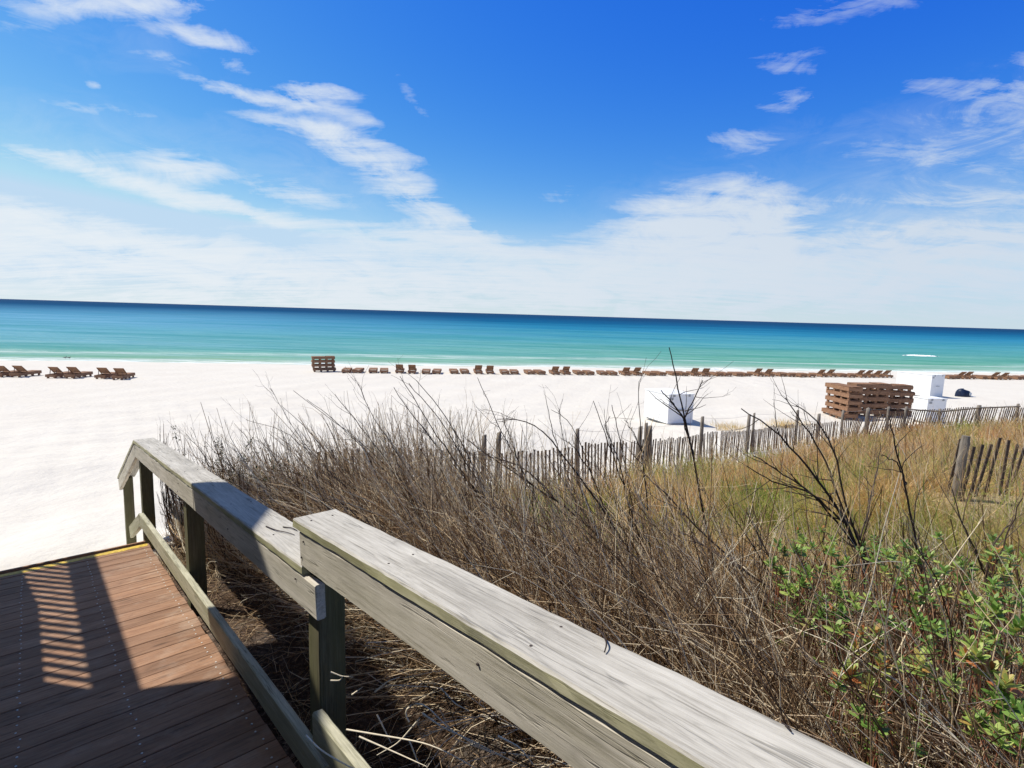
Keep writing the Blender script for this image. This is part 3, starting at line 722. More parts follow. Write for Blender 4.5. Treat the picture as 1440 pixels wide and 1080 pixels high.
def stack(px, py, n, desc, rz, grp, off=(0, 0)):
    c = gp(px, py)+np.array([off[0], off[1], 0]); z = float(HZ(c[0], c[1]))-.01
    names = {0: 'bottom', n-1: 'topmost'}
    for k in range(n):
        o = put_lounger((c[0]+random.gauss(0, .035), c[1]+random.gauss(0, .035), z+k*.346), rz+random.gauss(0, .025), False,
                        f'{names.get(k, ORD[k]+" from the bottom")} brown lounger in {desc}', grp)
stack(455, 522.5, 4, 'the tall stack by the water', SEA_ANG+math.pi/2+.25, 'loungers stacked by the water')
GB = 'loungers stacked behind the sand fence'
stack(1182, 587, 5, 'left column of big stack behind fence', SEA_ANG-.12, GB)
stack(1221, 585, 5, 'middle column of big stack behind fence', SEA_ANG+math.pi/2-.1, GB, (.0, .2))
stack(1262, 585, 5, 'right column of big stack behind fence', SEA_ANG+math.pi/2-.14, GB, (-.35, .2))

# ------------------------------------------------------------------ white storage boxes
def storage_box(loc, w, d, h, rz, label, slope=.0, extra=False):
    r = empty('storage_box', loc, rz); tag(r, label, 'storage box', 'white beach equipment boxes')
    mb = MB(); mb.box(-w/2, w/2, -d/2, d/2, .04, h, ch=.012); o = link('body', mb.mesh('body', 'white')); o.parent = r
    mb = MB(); mb.box(-w/2-.025, w/2+.025, -d/2-.025, d/2+.025, h+.004, h+.06, ch=.012); o = link('lid', mb.mesh('lid', 'white')); o.parent = r
    mb = MB(); mb.box(-w/2+.08, -w/2+.22, -d/2-.02, -d/2-.002, h-.2, h-.1, ch=.004); o = link('latch', mb.mesh('latch', 'grey')); o.parent = r
    for sx in (-.6, .6):
        mb = MB(); mb.box(sx*w/2-.05, sx*w/2+.05, -d/2-.034, -d/2-.027, h-.06, h+.05, ch=.002); o = link('hinge', mb.mesh('hinge', 'grey')); o.parent = r
    mb = MB(); mb.box(-.18, .18, -d/2-.04, -d/2-.022, h*.5, h*.5+.04, ch=.004); o = link('handle', mb.mesh('handle', 'grey')); o.parent = r
    for sx in (-1, 1):
        mb = MB(); mb.box(sx*(w/2-.2)-.05, sx*(w/2-.2)+.05, -d/2+.02, d/2-.02, -.06, .038); o = link('skid', mb.mesh('skid', 'grey')); o.parent = r
    for z in (.45*h,):
        mb = MB(); mb.box(-w/2-.006, -w/2-.001, -d/2+.03, d/2-.03, z, z+.03); o = link('side_batten', mb.mesh('side_batten', 'white')); o.parent = r
    return r
def boxpos(px, py): p = gp(px, py); p[2] = float(HZ(p[0], p[1])); return p
p = boxpos(948, 596); storage_box((p[0]-.1, p[1]+.75, p[2]), 1.3, 1.9, 1.3, .33, 'white box alone on open sand behind the middle of the sand fence')
p = boxpos(1309, 558); storage_box((p[0]-.3, p[1]+.9, p[2]), 1.35, 2.6, 1.62, .33, 'tallest white box, standing beyond the stacked loungers near the gap in the row')
p = boxpos(1312, 596); storage_box((p[0]+.1, p[1]+.5, p[2]), 1.0, .8, 1.15, .12, 'low white box right against the big lounger stack, close behind the fence')

# dark blue bundle on the sand
p = boxpos(1354, 557.5); r = empty('tarp_bundle', tuple(p), -.1); tag(r, 'rounded dark blue tarp covered bundle lying on open sand at right', 'bundle')
V = []; nu, nv = 22, 10
for i in range(nv+1):
    ph = math.pi/2*i/nv
    for j in range(nu):
        th = 2*math.pi*j/nu; rr = math.cos(ph)**.55*(1+.06*math.sin(3*th+ph*2)+random.gauss(0, .015))
        V.append((.52*rr*math.cos(th), .36*rr*math.sin(th), .54*math.sin(ph)**.8*(1-.12*math.cos(th))))
me = bpy.data.meshes.new('cover'); me.from_pydata(V, [], [(i*nu+j, i*nu+(j+1) % nu, (i+1)*nu+(j+1) % nu, (i+1)*nu+j) for i in range(nv) for j in range(nu)]); me.update(); me.materials.append(MT['navy'])
me.polygons.foreach_set('use_smooth', [True]*len(me.polygons)); o = link('cover', me); o.parent = r
mb = MB(); mb.box(.22, .34, -.37, -.33, .12, .34, ch=.01); o = link('pale_flap', mb.mesh('pale_flap', 'pale')); o.parent = r
mb = MB(); mb.box(.36, .8, -.2, .15, 0.0, .03, ch=.01); o = link('trailing_edge', mb.mesh('trailing_edge', 'pale')); o.parent = r

# shore birds
for px, lab in ((92, 'small dark shore bird at the water edge, left one'), (97.5, 'small dark shore bird at the water edge, right one')):
    p = gp(px, 506.2); p[2] = max(p[2], 0)
    sk = bpy.data.meshes.new('shore_bird'); mb = MB()
    def ell(cx, cy, cz, rx, ry, rz, n=10, k=6):
        V = [(cx+rx*math.cos(2*math.pi*j/n)*math.sin(math.pi*i/k), cy+ry*math.sin(2*math.pi*j/n)*math.sin(math.pi*i/k), cz-rz*math.cos(math.pi*i/k)) for i in range(k+1) for j in range(n)]
        mb.add(V, [(i*n+j, i*n+(j+1) % n, (i+1)*n+(j+1) % n, (i+1)*n+j) for i in range(k) for j in range(n)])
    ell(0, 0, .24, .2, .09, .09); ell(.17, 0, .34, .07, .05, .06); mb.cyl((.1, 0, .27), (.17, 0, .34), .05, .035, 8); mb.cyl((.22, 0, .34), (.33, 0, .325), .014, .004, 6); mb.cyl((-.14, 0, .24), (-.33, 0, .23), .06, .03, 8)
    mb.cyl((.01, .03, .2), (.01, .03, 0), .008, .008, 5); mb.cyl((.01, -.03, .2), (.01, -.03, 0), .008, .008, 5)
    o = link('shore_bird', mb.mesh('shore_bird', 'birdc')); o.location = Vector(tuple(p)); o.scale = (.6, .6, .6); o.rotation_euler = (0, 0, random.uniform(-.5, .5)); tag(o, lab, 'bird', 'birds at the water edge')

# ------------------------------------------------------------------ vegetation
def sv(x, y): return x*UH[0]+y*UH[1], x*V_[0]+y*V_[1]
def arcs(base, h, lean, az, bend, K, gn=.0):
    """stems: base (N,3), heights, lean angle, azimuth, extra bend -> (N,K,3)"""
    N = len(base); P = np.zeros((N, K, 3)); P[:, 0] = base; st = h/(K-1)
    ang = lean.copy(); a2 = az.copy()
    for k in range(1, K):
        ang = ang+bend/(K-1)+rng.normal(0, gn, N); a2 = a2+rng.normal(0, gn*1.3, N)
        P[:, k, 0] = P[:, k-1, 0]+np.sin(ang)*np.cos(a2)*st
        P[:, k, 1] = P[:, k-1, 1]+np.sin(ang)*np.sin(a2)*st
        P[:, k, 2] = P[:, k-1, 2]+np.cos(ang)*st
    return P
VMX = lambda s: np.interp(s, [-.5, .4, 1.86, 3.2, 5, 6.1, 6.8], [4.9, 4.6, 4.0, 3.7, 3.6, 3.2, 2.5])
def low_only(P, *more):
    m = P[..., 2].max(1) < CH-.5
    return (P[m],)+tuple(a[m] for a in more)
def keep_off_rail(P):
    s = P[..., 0]*UH[0]+P[..., 1]*UH[1]; v = P[..., 0]*V_[0]+P[..., 1]*V_[1]
    push = np.clip(.965+.02*np.random.RandomState(1).rand(*v.shape)-v, 0, None)*(s < 7.2)
    P[..., 0] += push*V_[0]; P[..., 1] += push*V_[1]; return P
def branches(P, R, n, lmin, lmax, K=4, spread=.7):
    """side twigs leaving random points of the parent stems"""
    N, KK, _ = P.shape; i = rng.integers(0, N, n); k = rng.integers(1, KK-1, n); f = rng.random(n)[:, None]
    b = P[i, k]*(1-f)+P[i, k+1]*f; d = P[i, k+1]-P[i, k]; d /= np.linalg.norm(d, axis=1, keepdims=True)+1e-9
    d = d+rng.normal(0, spread, (n, 3))*.6; d /= np.linalg.norm(d, axis=1, keepdims=True)
    L = rng.uniform(lmin, lmax, n); Q = np.zeros((n, K, 3)); Q[:, 0] = b
    for j in range(1, K):
        d = d+rng.normal(0, .16, (n, 3)); d[:, 2] += .06; d /= np.linalg.norm(d, axis=1, keepdims=True); Q[:, j] = Q[:, j-1]+d*(L/(K-1))[:, None]
    r0 = R[i, k]*.62; return Q, r0[:, None]*np.linspace(1, .35, K)[None], i
# --- dense dry thicket beside the rail
N = 9200
s = rng.uniform(-.8, 6.6, N); vm = VMX(s); vlo = np.interp(s, [.8, 2.2, 3, 4.5, 5.1], [2.05, 1.85, 1.6, 1.45, 1.05]); v = vlo+(vm-vlo)*rng.random(N)**.9
x = s*UH[0]+v*V_[0]; y = s*UH[1]+v*V_[1]
clump = .5+.5*np.sin(x*2.3+1.2*np.sin(y*1.9))*np.sin(y*2.1+x*.7)
base = np.stack([x, y, HZ(x, y)-.03], -1)
edge = np.clip((v-1.5)/.8, 0, 1)
h = (.8+.35*edge+.35*np.clip((v-2.2)/1.0, 0, 1)*np.clip((s-1.5)/1.5, 0, 1))*rng.uniform(.4, 1.2, N)*(.72+.42*clump)*np.interp(s, [-.5, 2.0, 3.5, 5.5, 6.8], [.95, 1.05, 1.25, 1.15, .75])
h *= np.where(s < 1.2, .82, 1.0)
tall = rng.random(N) < .035; h = np.minimum(np.where(tall, h*1.4, h), 1.6)
az = math.pi+rng.normal(0, .5, N)+.1                     # leaning to the left of the photo
lean = rng.normal(np.interp(s, [3.5, 5.5], [.75, .45]), .27, N); h = np.where((s < 2.4) & (v < 2.6), h*1.25, h); bend = rng.normal(.05, .4, N)
P = keep_off_rail(arcs(base, h, lean, az, bend, 7, .11))
r0 = (.0021+.0046*rng.random(N)**1.7)*(1+.1*tall); R = r0[:, None]*np.linspace(1, .35, 7)[None]
tint = np.clip(rng.beta(1.5, 1.4, N)+.1, 0, 1)
P, R, tint = low_only(P, R, tint)
V1, Q1 = tubes(P, R, 3); T1 = np.repeat(tint, 7*3)
BP, BR, bi = branches(P, R, 17000, .08, .34); BP = keep_off_rail(BP)
V2, Q2 = tubes(BP, np.maximum(BR, .0007), 3); T2 = np.repeat(np.clip(tint[bi]+rng.normal(0, .12, len(bi)), 0, 1), 4*3)
# thicker old canes slanting through the mass
NT = 1250; s = rng.uniform(-.6, 6.4, NT); vm = VMX(s); vl = np.interp(s, [2.2, 3, 4.5, 5.1], [1.9, 1.7, 1.5, 1.15]); v = vl+(vm-vl)*rng.random(NT); x = s*UH[0]+v*V_[0]; y = s*UH[1]+v*V_[1]
PT = keep_off_rail(arcs(np.stack([x, y, HZ(x, y)-.03], -1), rng.uniform(.8, 1.55, NT)*np.interp(s, [0, 3], [.8, 1.05]), rng.normal(.75, .28, NT), math.pi+rng.normal(.05, .35, NT), rng.normal(-.1, .35, NT), 9, .09))
RT = rng.uniform(.0035, .0072, NT)[:, None]*np.linspace(1, .3, 9)[None]; tt_ = rng.beta(.9, 1.3, NT)
PT, RT, tt_ = low_only(PT, RT, tt_)
VT, QT = tubes(PT, RT, 5); BT, BRT, bt = branches(PT, RT, 5000, .1, .4, 5, .6); BT = keep_off_rail(BT); VB, QB = tubes(BT, BRT, 4)
# arching stems that bend over towards the rail and roof in the hollow beside it
NA = 1500; s = rng.uniform(-.9, 3.8, NA); v = rng.uniform(1.7, 2.6, NA)+np.interp(s, [2.5, 4], [0, -.25]); x = s*UH[0]+v*V_[0]; y = s*UH[1]+v*V_[1]
PA = arcs(np.stack([x, y, HZ(x, y)-.03], -1), rng.uniform(1.15, 1.75, NA), rng.normal(.12, .12, NA), math.atan2(-V_[1], -V_[0])+rng.normal(-.5, .5, NA), rng.normal(1.05, .35, NA), 9, .1)
PA = keep_off_rail(PA); RA = rng.uniform(.0022, .0052, NA)[:, None]*np.linspace(1, .35, 9)[None]; ta_ = np.clip(rng.beta(1.4, 1.6, NA), 0, 1)
PA, RA, ta_ = low_only(PA, RA, ta_)
VA, QA = tubes(PA, RA, 3); BA, BRA, ba = branches(PA, RA, 6000, .08, .3); BA = keep_off_rail(BA); VC, QC = tubes(BA, BRA, 3)
# fallen twigs lying on the ground
N3 = 9000
s = rng.uniform(-.5, 6.6, N3); v = .82+(VMX(s)-.8)*rng.random(N3)**1.2; x = s*UH[0]+v*V_[0]; y = s*UH[1]+v*V_[1]
base = np.stack([x, y, HZ(x, y)+rng.uniform(.0, .12, N3)*np.clip((v-.95)*3, .15, 1)], -1)
P3 = arcs(base, rng.uniform(.06, .35, N3), rng.normal(1.45, .2, N3), rng.uniform(0, 6.28, N3), rng.normal(0, .4, N3), 5, .15)
zz = HZ(P3[..., 0], P3[..., 1]); P3[..., 2] = np.maximum(P3[..., 2], zz+.004)
vv = P3[..., 0]*V_[0]+P3[..., 1]*V_[1]; ok = vv.min(1) > .8
P3 = P3[ok]; N3 = len(P3)
V3, Q3 = tubes(P3, (rng.uniform(.001, .0024, N3))[:, None]*np.linspace(1, .4, 5)[None], 3); T3 = np.repeat(np.clip(rng.beta(1.3, 2.3, N3), 0, 1), 15)
V = np.concatenate([V1, V2, V3, VT, VB, VA, VC]); o1 = len(V1)+len(V2)+len(V3); Q = np.concatenate([Q1, Q2+len(V1), Q3+len(V1)+len(V2), QT+o1, QB+o1+len(VT), QA+o1+len(VT)+len(VB), QC+o1+len(VT)+len(VB)+len(VA)])
tag(link('dry_thicket', raw_mesh('dry_thicket', V, Q, 'twig', np.concatenate([T1, T2, T3, np.repeat(tt_, 45), np.repeat(tt_[bt], 20), np.repeat(ta_, 27), np.repeat(ta_[ba], 12)]))), 'dense tangle of bare grey brown twigs growing beside the handrail', 'thicket', kind='stuff')

# --- grass on the dune
def grass_patch(nm, label, cx, cy, cnt, blades, hmin, hmax, tintf, wd, spread, cat='grass', kind='stuff', K=5):
    N = len(cx)*blades; bx = np.repeat(cx, blades)+rng.normal(0, 1, N)*np.repeat(spread, blades) ; by = np.repeat(cy, blades)+rng.normal(0, 1, N)*np.repeat(spread, blades)
    base = np.stack([bx, by, HZ(bx, by)-.02], -1)
    hh = np.repeat(rng.uniform(hmin, hmax, len(cx)), blades)*rng.uniform(.45, 1.1, N)
    az = rng.uniform(0, 6.283, N)*.7+math.pi*.55; lean = np.abs(rng.normal(.16, .18, N)); bend = np.abs(rng.normal(.7, .45, N))
    P = arcs(base, hh, lean, az, bend, K, .05)
    side = np.stack([-np.sin(az+rng.normal(0, .9, N)), np.cos(az+rng.normal(0, .9, N)), np.zeros(N)], -1)
    ww = np.repeat(wd, blades)*rng.uniform(.6, 1.2, N)
    Wd = side[:, None, :]*ww[:, None, None]*np.array([1, 1, .85, .55, .12])[None, :K, None]
    V, Q = ribbons(P, Wd); T = np.repeat(np.clip(np.repeat(tintf, blades)+rng.normal(0, .09, N), 0, 1), K*2)
    return tag(link(nm, raw_mesh(nm, V, Q, 'grass', T)), label, cat, kind=kind)
def vn(x, y, f, ph=0): return .5+.25*np.sin(x*f+1.7*np.sin(y*f*.8+ph)+ph)+.25*np.sin(y*f*1.3+1.3*np.sin(x*f*.7)+2*ph)
M_ = 27000
yy = 2.6+ (rng.random(M_)**1.35)*20; xx = rng.uniform(-.45, 1.08, M_)*yy
s, v = sv(xx, yy); yf = np.interp(xx, FL[:, 0], FL[:, 1], left=6)
ok = (yy < yf-.05+.5*rng.random(M_)) & (v > VMX(np.clip(s, -.5, 6.7))-.45+rng.random(M_)*.6) & (s < 6.4) & (v > 1.7)
xx, yy = xx[ok], yy[ok]
tg = .52+.42*(vn(xx, yy, .9, 1)-.5)+.6*(vn(xx, yy, 2.3, 3)-.5)+rng.normal(0, .07, len(xx))
green = np.exp(-(((xx-.2)/1.3)**2+((yy-6.4)/1.3)**2))*.5+np.exp(-(((xx-3.2)/2.0)**2+((yy-5.0)/1.1)**2))*.42+np.exp(-(((xx-5.0)/2.0)**2+((yy-9)/1.5)**2))*.22
dens = rng.random(len(xx)) < np.clip(-.1+1.5*vn(xx, yy, 2.6, 2)*(.4+vn(xx, yy, 1.1, 4)), .25, 1)
tg = np.clip(tg-green, 0, 1); far = np.hypot(xx, yy)
dens &= ~((xx > 4.9) & (xx < 7.2) & (yy > 5.3) & (yy < 6.9) & (rng.random(len(xx)) < .75))
xx, yy, tg, far = xx[dens], yy[dens], tg[dens], far[dens]
hmul = np.clip(.7+.5*vn(xx, yy, 1.1, 5), 0, 1.2)
near = far < 8
for msk, bl, lab, nm in ((near, 11, 'green and golden grass covering the near dune behind the twigs', 'dune_grass'), (~near, 9, 'golden brown grass covering the far dune up to the sand fence', 'dune_grass')):
    grass_patch(nm, lab, xx[msk], yy[msk], 0, bl, .22, .72, tg[msk], .0024+.00042*far[msk], .05+.004*far[msk])
# dry upright weeds standing in the grass
M2 = 5200
yy2 = 3.2+(rng.random(M2)**1.3)*19; xx2 = rng.uniform(-.4, 1.08, M2)*yy2
s, v = sv(xx2, yy2); yf = np.interp(xx2, FL[:, 0], FL[:, 1], left=6)
ok = (yy2 < yf) & (v > 2.2) & (s < 6.3); xx2, yy2 = xx2[ok], yy2[ok]; n2 = len(xx2)
P = arcs(np.stack([xx2, yy2, HZ(xx2, yy2)], -1), rng.uniform(.35, .85, n2)*np.interp(np.hypot(xx2, yy2), [6, 9], [1, 1.3]), np.abs(rng.normal(.2, .15, n2)), math.pi+rng.normal(0, 1, n2), rng.normal(.2, .3, n2), 6, .08)
R = (rng.uniform(.0013, .0024, n2)+.00016*yy2)[:, None]*np.linspace(1, .4, 6)[None]
V1, Q1 = tubes(P, R, 3); BP, BR, bi = branches(P, R, n2*3, .05, .22); V2, Q2 = tubes(BP, BR, 3)
tg2 = rng.beta(1.8, 1.8, n2)
tag(link('dry_weeds', raw_mesh('dry_weeds', np.concatenate([V1, V2]), np.concatenate([Q1, Q2+len(V1)]), 'twig', np.concatenate([np.repeat(tg2, 18), np.repeat(tg2[bi], 12)]))), 'thin dry weed stalks standing up through the dune grass', 'weeds', kind='stuff')
# tufts beyond the fence
for px, py, nb, lab in ((1030, 604, 9, 'pale yellow grass tuft on sand behind the fence post, left of the lounger stack'), (1105, 600, 12, 'broad yellow grass tuft behind the fence just left of the lounger stack')):
    c = gp(px, py); q = rng.normal(0, .35, (nb*3, 2))
    o = grass_patch('grass_tuft', lab, c[0]+q[:, 0]*1.3, c[1]+q[:, 1], 0, 16, .3, .5, np.full(nb*3, .5), np.full(nb*3, .005), np.full(nb*3, .12), cat='grass tuft', kind='stuff')

# --- individual shrubs, each drawn from a few main stems
def shrub(label, stems, depth, nbr=10, mat='stem', tint0=.3, r=.006, group=None, rr=None):
    """stems: lists of photo points from foot to tip; depth: distance ahead of the camera at foot and tip"""
    r *= 1.4; Vs = []; Qs = []; Ts = []; off = 0; K = 14; PP = []
    for st in stems:
        st = np.array(st, float); m_ = len(st); t = np.linspace(0, 1, m_); tf = np.linspace(0, 1, K)
        # smooth interpolation
        px = np.interp(tf, t, st[:, 0]); py = np.interp(tf, t, st[:, 1])
        for _ in range(2):
            px[1:-1] = (px[:-2]+2*px[1:-1]+px[2:])/4; py[1:-1] = (py[:-2]+2*py[1:-1]+py[2:])/4
        dd = depth[0]+(depth[1]-depth[0])*tf+rng.normal(0, .08)*tf
        P = np.array([CAM+ray(a, b)*(d/ray(a, b)[1]) for a, b, d in zip(px, py, dd)])
        P += rng.normal(0, .003, P.shape)
        PP.append(P)
    g = PP[0][0].copy(); gz = float(HZ(g[0], g[1]))
    # run the foot into the ground
    foot = np.array([g[0]+.05, g[1], gz-.03])
    def toroot(i, P):
        if i == 0: return np.concatenate([np.linspace(foot, P[0], 4)[:-1], P])
        if py_low[i]: return np.concatenate([np.linspace(PP[0][0], P[0], 4)[:-1], P])
        j = int(np.argmin(np.linalg.norm(PP[0]-P[0], axis=1))); return np.concatenate([np.linspace(PP[0][j], P[0], 4)[:-1], P])
    py_low = [abs(st[0][1]-stems[0][0][1]) < 25 for st in stems]
    PP = [toroot(i, P) for i, P in enumerate(PP)]; K2 = K+3
    P = np.array(PP); R = np.array([np.linspace(r*(1 if i == 0 else .7), r*.28, K2) for i in range(len(PP))])
    V, Q = tubes(P, R, 5); Vs.append(V); Qs.append(Q); off = len(V); T = np.full(len(V), tint0); Ts.append(T)
    BP, BR, bi = branches(P, R, nbr*len(PP), .08, .32, 5, .6); V, Q = tubes(BP, np.maximum(BR, .0009), 4); Vs.append(V); Qs.append(Q+off); off += len(V); Ts.append(np.full(len(V), min(1, tint0+.15)))
    if True:
        B2, BR2, _ = branches(BP, BR, nbr*len(PP), .04, .14, 4, .7); V, Q = tubes(B2, np.maximum(BR2, .0007), 3); Vs.append(V); Qs.append(Q+off); Ts.append(np.full(len(V), min(1, tint0+.3)))
    V = np.concatenate(Vs); root = Vector((foot[0], foot[1], gz)); V = V-np.array(root)
    o = link('bare_shrub', raw_mesh('bare_shrub', V, np.concatenate(Qs), mat, np.concatenate(Ts))); o.location = root
    return tag(o, label, 'shrub', group)
SG = 'bare shrubs rising above the thicket'
shrub('tallest bare stem, forked and dark, crossing the sea above the lone white box', [[(1002, 780), (985, 700), (966, 600), (950, 530), (941, 488)], [(966, 610), (960, 590), (975, 565), (988, 535)], [(955, 580), (945, 565), (930, 550)]], (3.7, 3.6), 5, tint0=.1, r=.0075, group=SG)
shrub('thin upright dead stem passing just left of the lone white box', [[(915, 760), (905, 660), (900, 600), (898, 535)], [(905, 640), (892, 610), (878, 590)]], (3.9, 3.8), 5, tint0=.1, r=.005, group=SG)
shrub('leaning cluster of dark stems with tips just below the third lounger pair', [[(690, 720), (640, 650), (600, 590), (562, 528)], [(700, 730), (660, 640), (620, 575), (585, 535)], [(680, 700), (625, 640), (585, 590), (553, 545)], [(705, 740), (650, 640), (612, 580), (575, 540)]], (4.3, 4.2), 8, tint0=.15, r=.006, group=SG)
shrub('arching bare stems left of centre spreading over the white sand', [[(600, 720), (545, 650), (500, 590), (470, 555)], [(590, 710), (530, 640), (480, 600), (412, 550)], [(610, 720), (560, 640), (520, 580), (505, 540)], [(580, 700), (520, 640), (470, 590), (432, 562)]], (4.6, 4.5), 9, tint0=.35, r=.0048, group=SG)
shrub('pale thin stems arching left behind the lower handrail', [[(520, 720), (470, 650), (430, 600), (395, 570)], [(510, 710), (450, 650), (400, 605), (345, 590)], [(500, 700), (440, 640), (405, 590), (380, 545)]], (4.9, 4.8), 9, tint0=.5, r=.004, group=SG)
shrub('slender stem with fine tip standing over the sand right of centre cluster', [[(770, 740), (730, 650), (700, 600), (672, 530)], [(740, 680), (715, 610), (705, 580)]], (4.2, 4.1), 8, tint0=.2, r=.005, group=SG)
shrub('thin dead twigs left of the lone white box reaching above the fence posts', [[(830, 740), (795, 660), (775, 600), (768, 560)], [(840, 740), (805, 660), (790, 610), (786, 575)], [(850, 745), (825, 640), (800, 590), (775, 575)]], (4.0, 3.9), 6, tint0=.2, r=.0045, group=SG)
shrub('crooked dark stems standing between the double posts and the middle post', [[(905, 780), (880, 690), (858, 630), (835, 565)], [(900, 770), (880, 660), (868, 600), (860, 570)], [(890, 740), (872, 650), (850, 600), (858, 585)]], (3.7, 3.6), 6, tint0=.12, r=.0055, group=SG)
shrub('long curved stem bowing left in front of the picket fence', [[(900, 800), (850, 720), (800, 650), (765, 605), (735, 588), (700, 590)], [(855, 725), (830, 660), (800, 620)]], (3.4, 3.4), 5, tint0=.1, r=.006, group=SG)
shrub('many branched dark shrub fanning left over golden grass below the lounger stack', [[(1215, 790), (1170, 700), (1130, 650), (1085, 600), (1040, 575)], [(1205, 770), (1175, 690), (1160, 640), (1130, 600), (1105, 560)], [(1200, 765), (1150, 700), (1105, 670), (1060, 640)], [(1180, 730), (1140, 690), (1090, 680), (1050, 655)], [(1215, 780), (1185, 700), (1178, 640), (1150, 590), (1120, 570)], [(1225, 790), (1195, 730), (1160, 700), (1100, 690)]], (3.1, 3.2), 9, tint0=.2, r=.0075, group=SG)
shrub('single dark curved stem before golden grass, its tip at the right column of stacked loungers', [[(1298, 820), (1285, 740), (1270, 670), (1255, 610), (1249, 585)], [(1275, 680), (1262, 650), (1240, 640)]], (3.0, 3.0), 4, tint0=.1, r=.006, group=SG)
shrub('pale forked dead twig standing in golden grass below the right part of the stack', [[(1210, 760), (1225, 700), (1235, 650), (1238, 625)], [(1222, 705), (1230, 690), (1215, 670)]], (3.3, 3.3), 3, tint0=.8, r=.0045, group=SG)
shrub('grey forked stems at right below the near round fence post', [[(1395, 880), (1385, 800), (1400, 760), (1425, 730)], [(1385, 810), (1370, 770), (1350, 730), (1340, 690)], [(1390, 820), (1400, 790), (1438, 700)]], (2.6, 2.6), 7, tint0=.5, r=.006, group=SG)
shrub('light brown upright twigs rising out of green leaves at bottom right', [[(1330, 900), (1345, 840), (1360, 780), (1365, 765)], [(1320, 900), (1300, 800), (1290, 740)], [(1335, 905), (1310, 860), (1275, 800)]], (2.5, 2.5), 6, tint0=.75, r=.005, group=SG)
shrub('heavy reddish leaning stem crossing the thicket towards the long rail', [[(1190, 930), (1120, 850), (1040, 800), (960, 720), (900, 660)], [(1120, 850), (1080, 780), (1050, 720)], [(1040, 800), (980, 760), (940, 740)]], (2.9, 3.3), 9, tint0=.4, r=.0075, group=SG)
shrub('dark stems slanting left across the middle of the thicket', [[(920, 850), (850, 760), (780, 700), (700, 650), (660, 620)], [(850, 765), (800, 690), (770, 640)], [(780, 700), (740, 660), (690, 640)]], (3.3, 3.7), 9, tint0=.3, r=.007, group=SG)
shrub('arched dark branch curving just behind the near end of the upper rail cap', [[(560, 790), (520, 740), (480, 705), (455, 700)], [(520, 740), (500, 700), (470, 670)]], (3.4, 3.5), 6, tint0=.25, r=.006, group=SG)
shrub('spindly grey twigs beside the handrail corner at left', [[(330, 700), (300, 660), (280, 630), (262, 610)], [(335, 700), (320, 640), (312, 610)], [(325, 700), (290, 650), (268, 600)]], (5.4, 5.3), 8, tint0=.45, r=.0035, group=SG)

# --- broad bleached blades and curls in the hollow under the long rail
P = []; 
def scr_curve(pts, d0, d1, K=16):
    st = np.array(pts, float); t = np.linspace(0, 1, len(st)); tf = np.linspace(0, 1, K); px = np.interp(tf, t, st[:, 0]); py = np.interp(tf, t, st[:, 1])
    for _ in range(3): px[1:-1] = (px[:-2]+2*px[1:-1]+px[2:])/4; py[1:-1] = (py[:-2]+2*py[1:-1]+py[2:])/4
    return np.array([CAM+ray(a, b)*((d0+(d1-d0)*f)/ray(a, b)[1]) for a, b, f in zip(px, py, tf)])
hol = [([(487, 1026), (560, 1038), (600, 1045), (640, 1063), (700, 1100)], 1.75, 1.6), ([(430, 1034), (450, 1055), (490, 1078), (520, 1090)], 1.55, 1.5), ([(575, 1015), (565, 1000), (585, 985), (605, 995), (620, 1015), (650, 1040), (700, 1062)], 1.75, 1.7),
       ([(594, 1003), (620, 1022), (660, 1040), (720, 1070)], 1.75, 1.65), ([(505, 1036), (560, 1060), (600, 1078)], 1.7, 1.6), ([(530, 1005), (545, 1035), (550, 1045)], 1.8, 1.8), ([(590, 1010), (560, 1045), (530, 1062)], 1.75, 1.75), ([(620, 968), (640, 990), (660, 1000)], 1.9, 1.8),
       ([(465, 945), (480, 951), (497, 952)], 1.95, 1.95), ([(465, 957), (478, 957), (483, 950)], 1.95, 1.95), ([(527, 973), (545, 958), (562, 952)], 1.9, 1.9), ([(495, 977), (510, 966)], 1.95, 1.95), ([(575, 1040), (583, 1060), (590, 1078)], 1.7, 1.7), ([(700, 1035), (730, 1050), (750, 1075)], 1.6, 1.6)]
V, Q = tubes(np.array([scr_curve(*h_) for h_ in hol]), np.array([np.linspace(.0034, .0012, 16) for _ in hol]), 5)
tag(link('dead_grass_stalks', raw_mesh('dead_grass_stalks', V, Q, 'twig', np.full(len(V), .9))), 'long pale dead grass stalks curling in the dark hollow under the long rail', 'dead grass', kind='stuff')

# small dark twigs lying on the rail caps
def cap_twig(label, pts, lift=.004, r=.003):
    P = []
    for (px, py, w_) in pts:
        d = ray(px, py); w0 = -.65 if px > 500 else -.825
        P.append(CAM+d*((w0+w_)/np.dot(d, W_)))
    P = np.array(P); tf = np.linspace(0, 1, 12); t_ = np.linspace(0, 1, len(P)); P = np.stack([np.interp(tf, t_, P[:, k]) for k in range(3)], -1)
    for _ in range(3): P[1:-1] = (P[:-2]+2*P[1:-1]+P[2:])/4
    V, Q = tubes(P[None], (r*np.linspace(1, .5, 12))[None], 5); root = Vector(P[0]); o = link('dead_twig', raw_mesh('dead_twig', V-np.array(root), Q, 'stem', np.full(len(V), .05))); o.location = root
    tag(o, label, 'twig', 'twigs lying on the rail caps')
cap_twig('dark hooked twig curling over the outer edge of the long rail cap', [(840, 884, -.03), (849, 893, .012), (854, 905, .01), (850, 917, .004)], r=.0028)
cap_twig('short dark twig at the outer edge of the rail cap at bottom right', [(1100, 1018, -.02), (1108, 1022, .01), (1113, 1029, .004)], r=.0025)
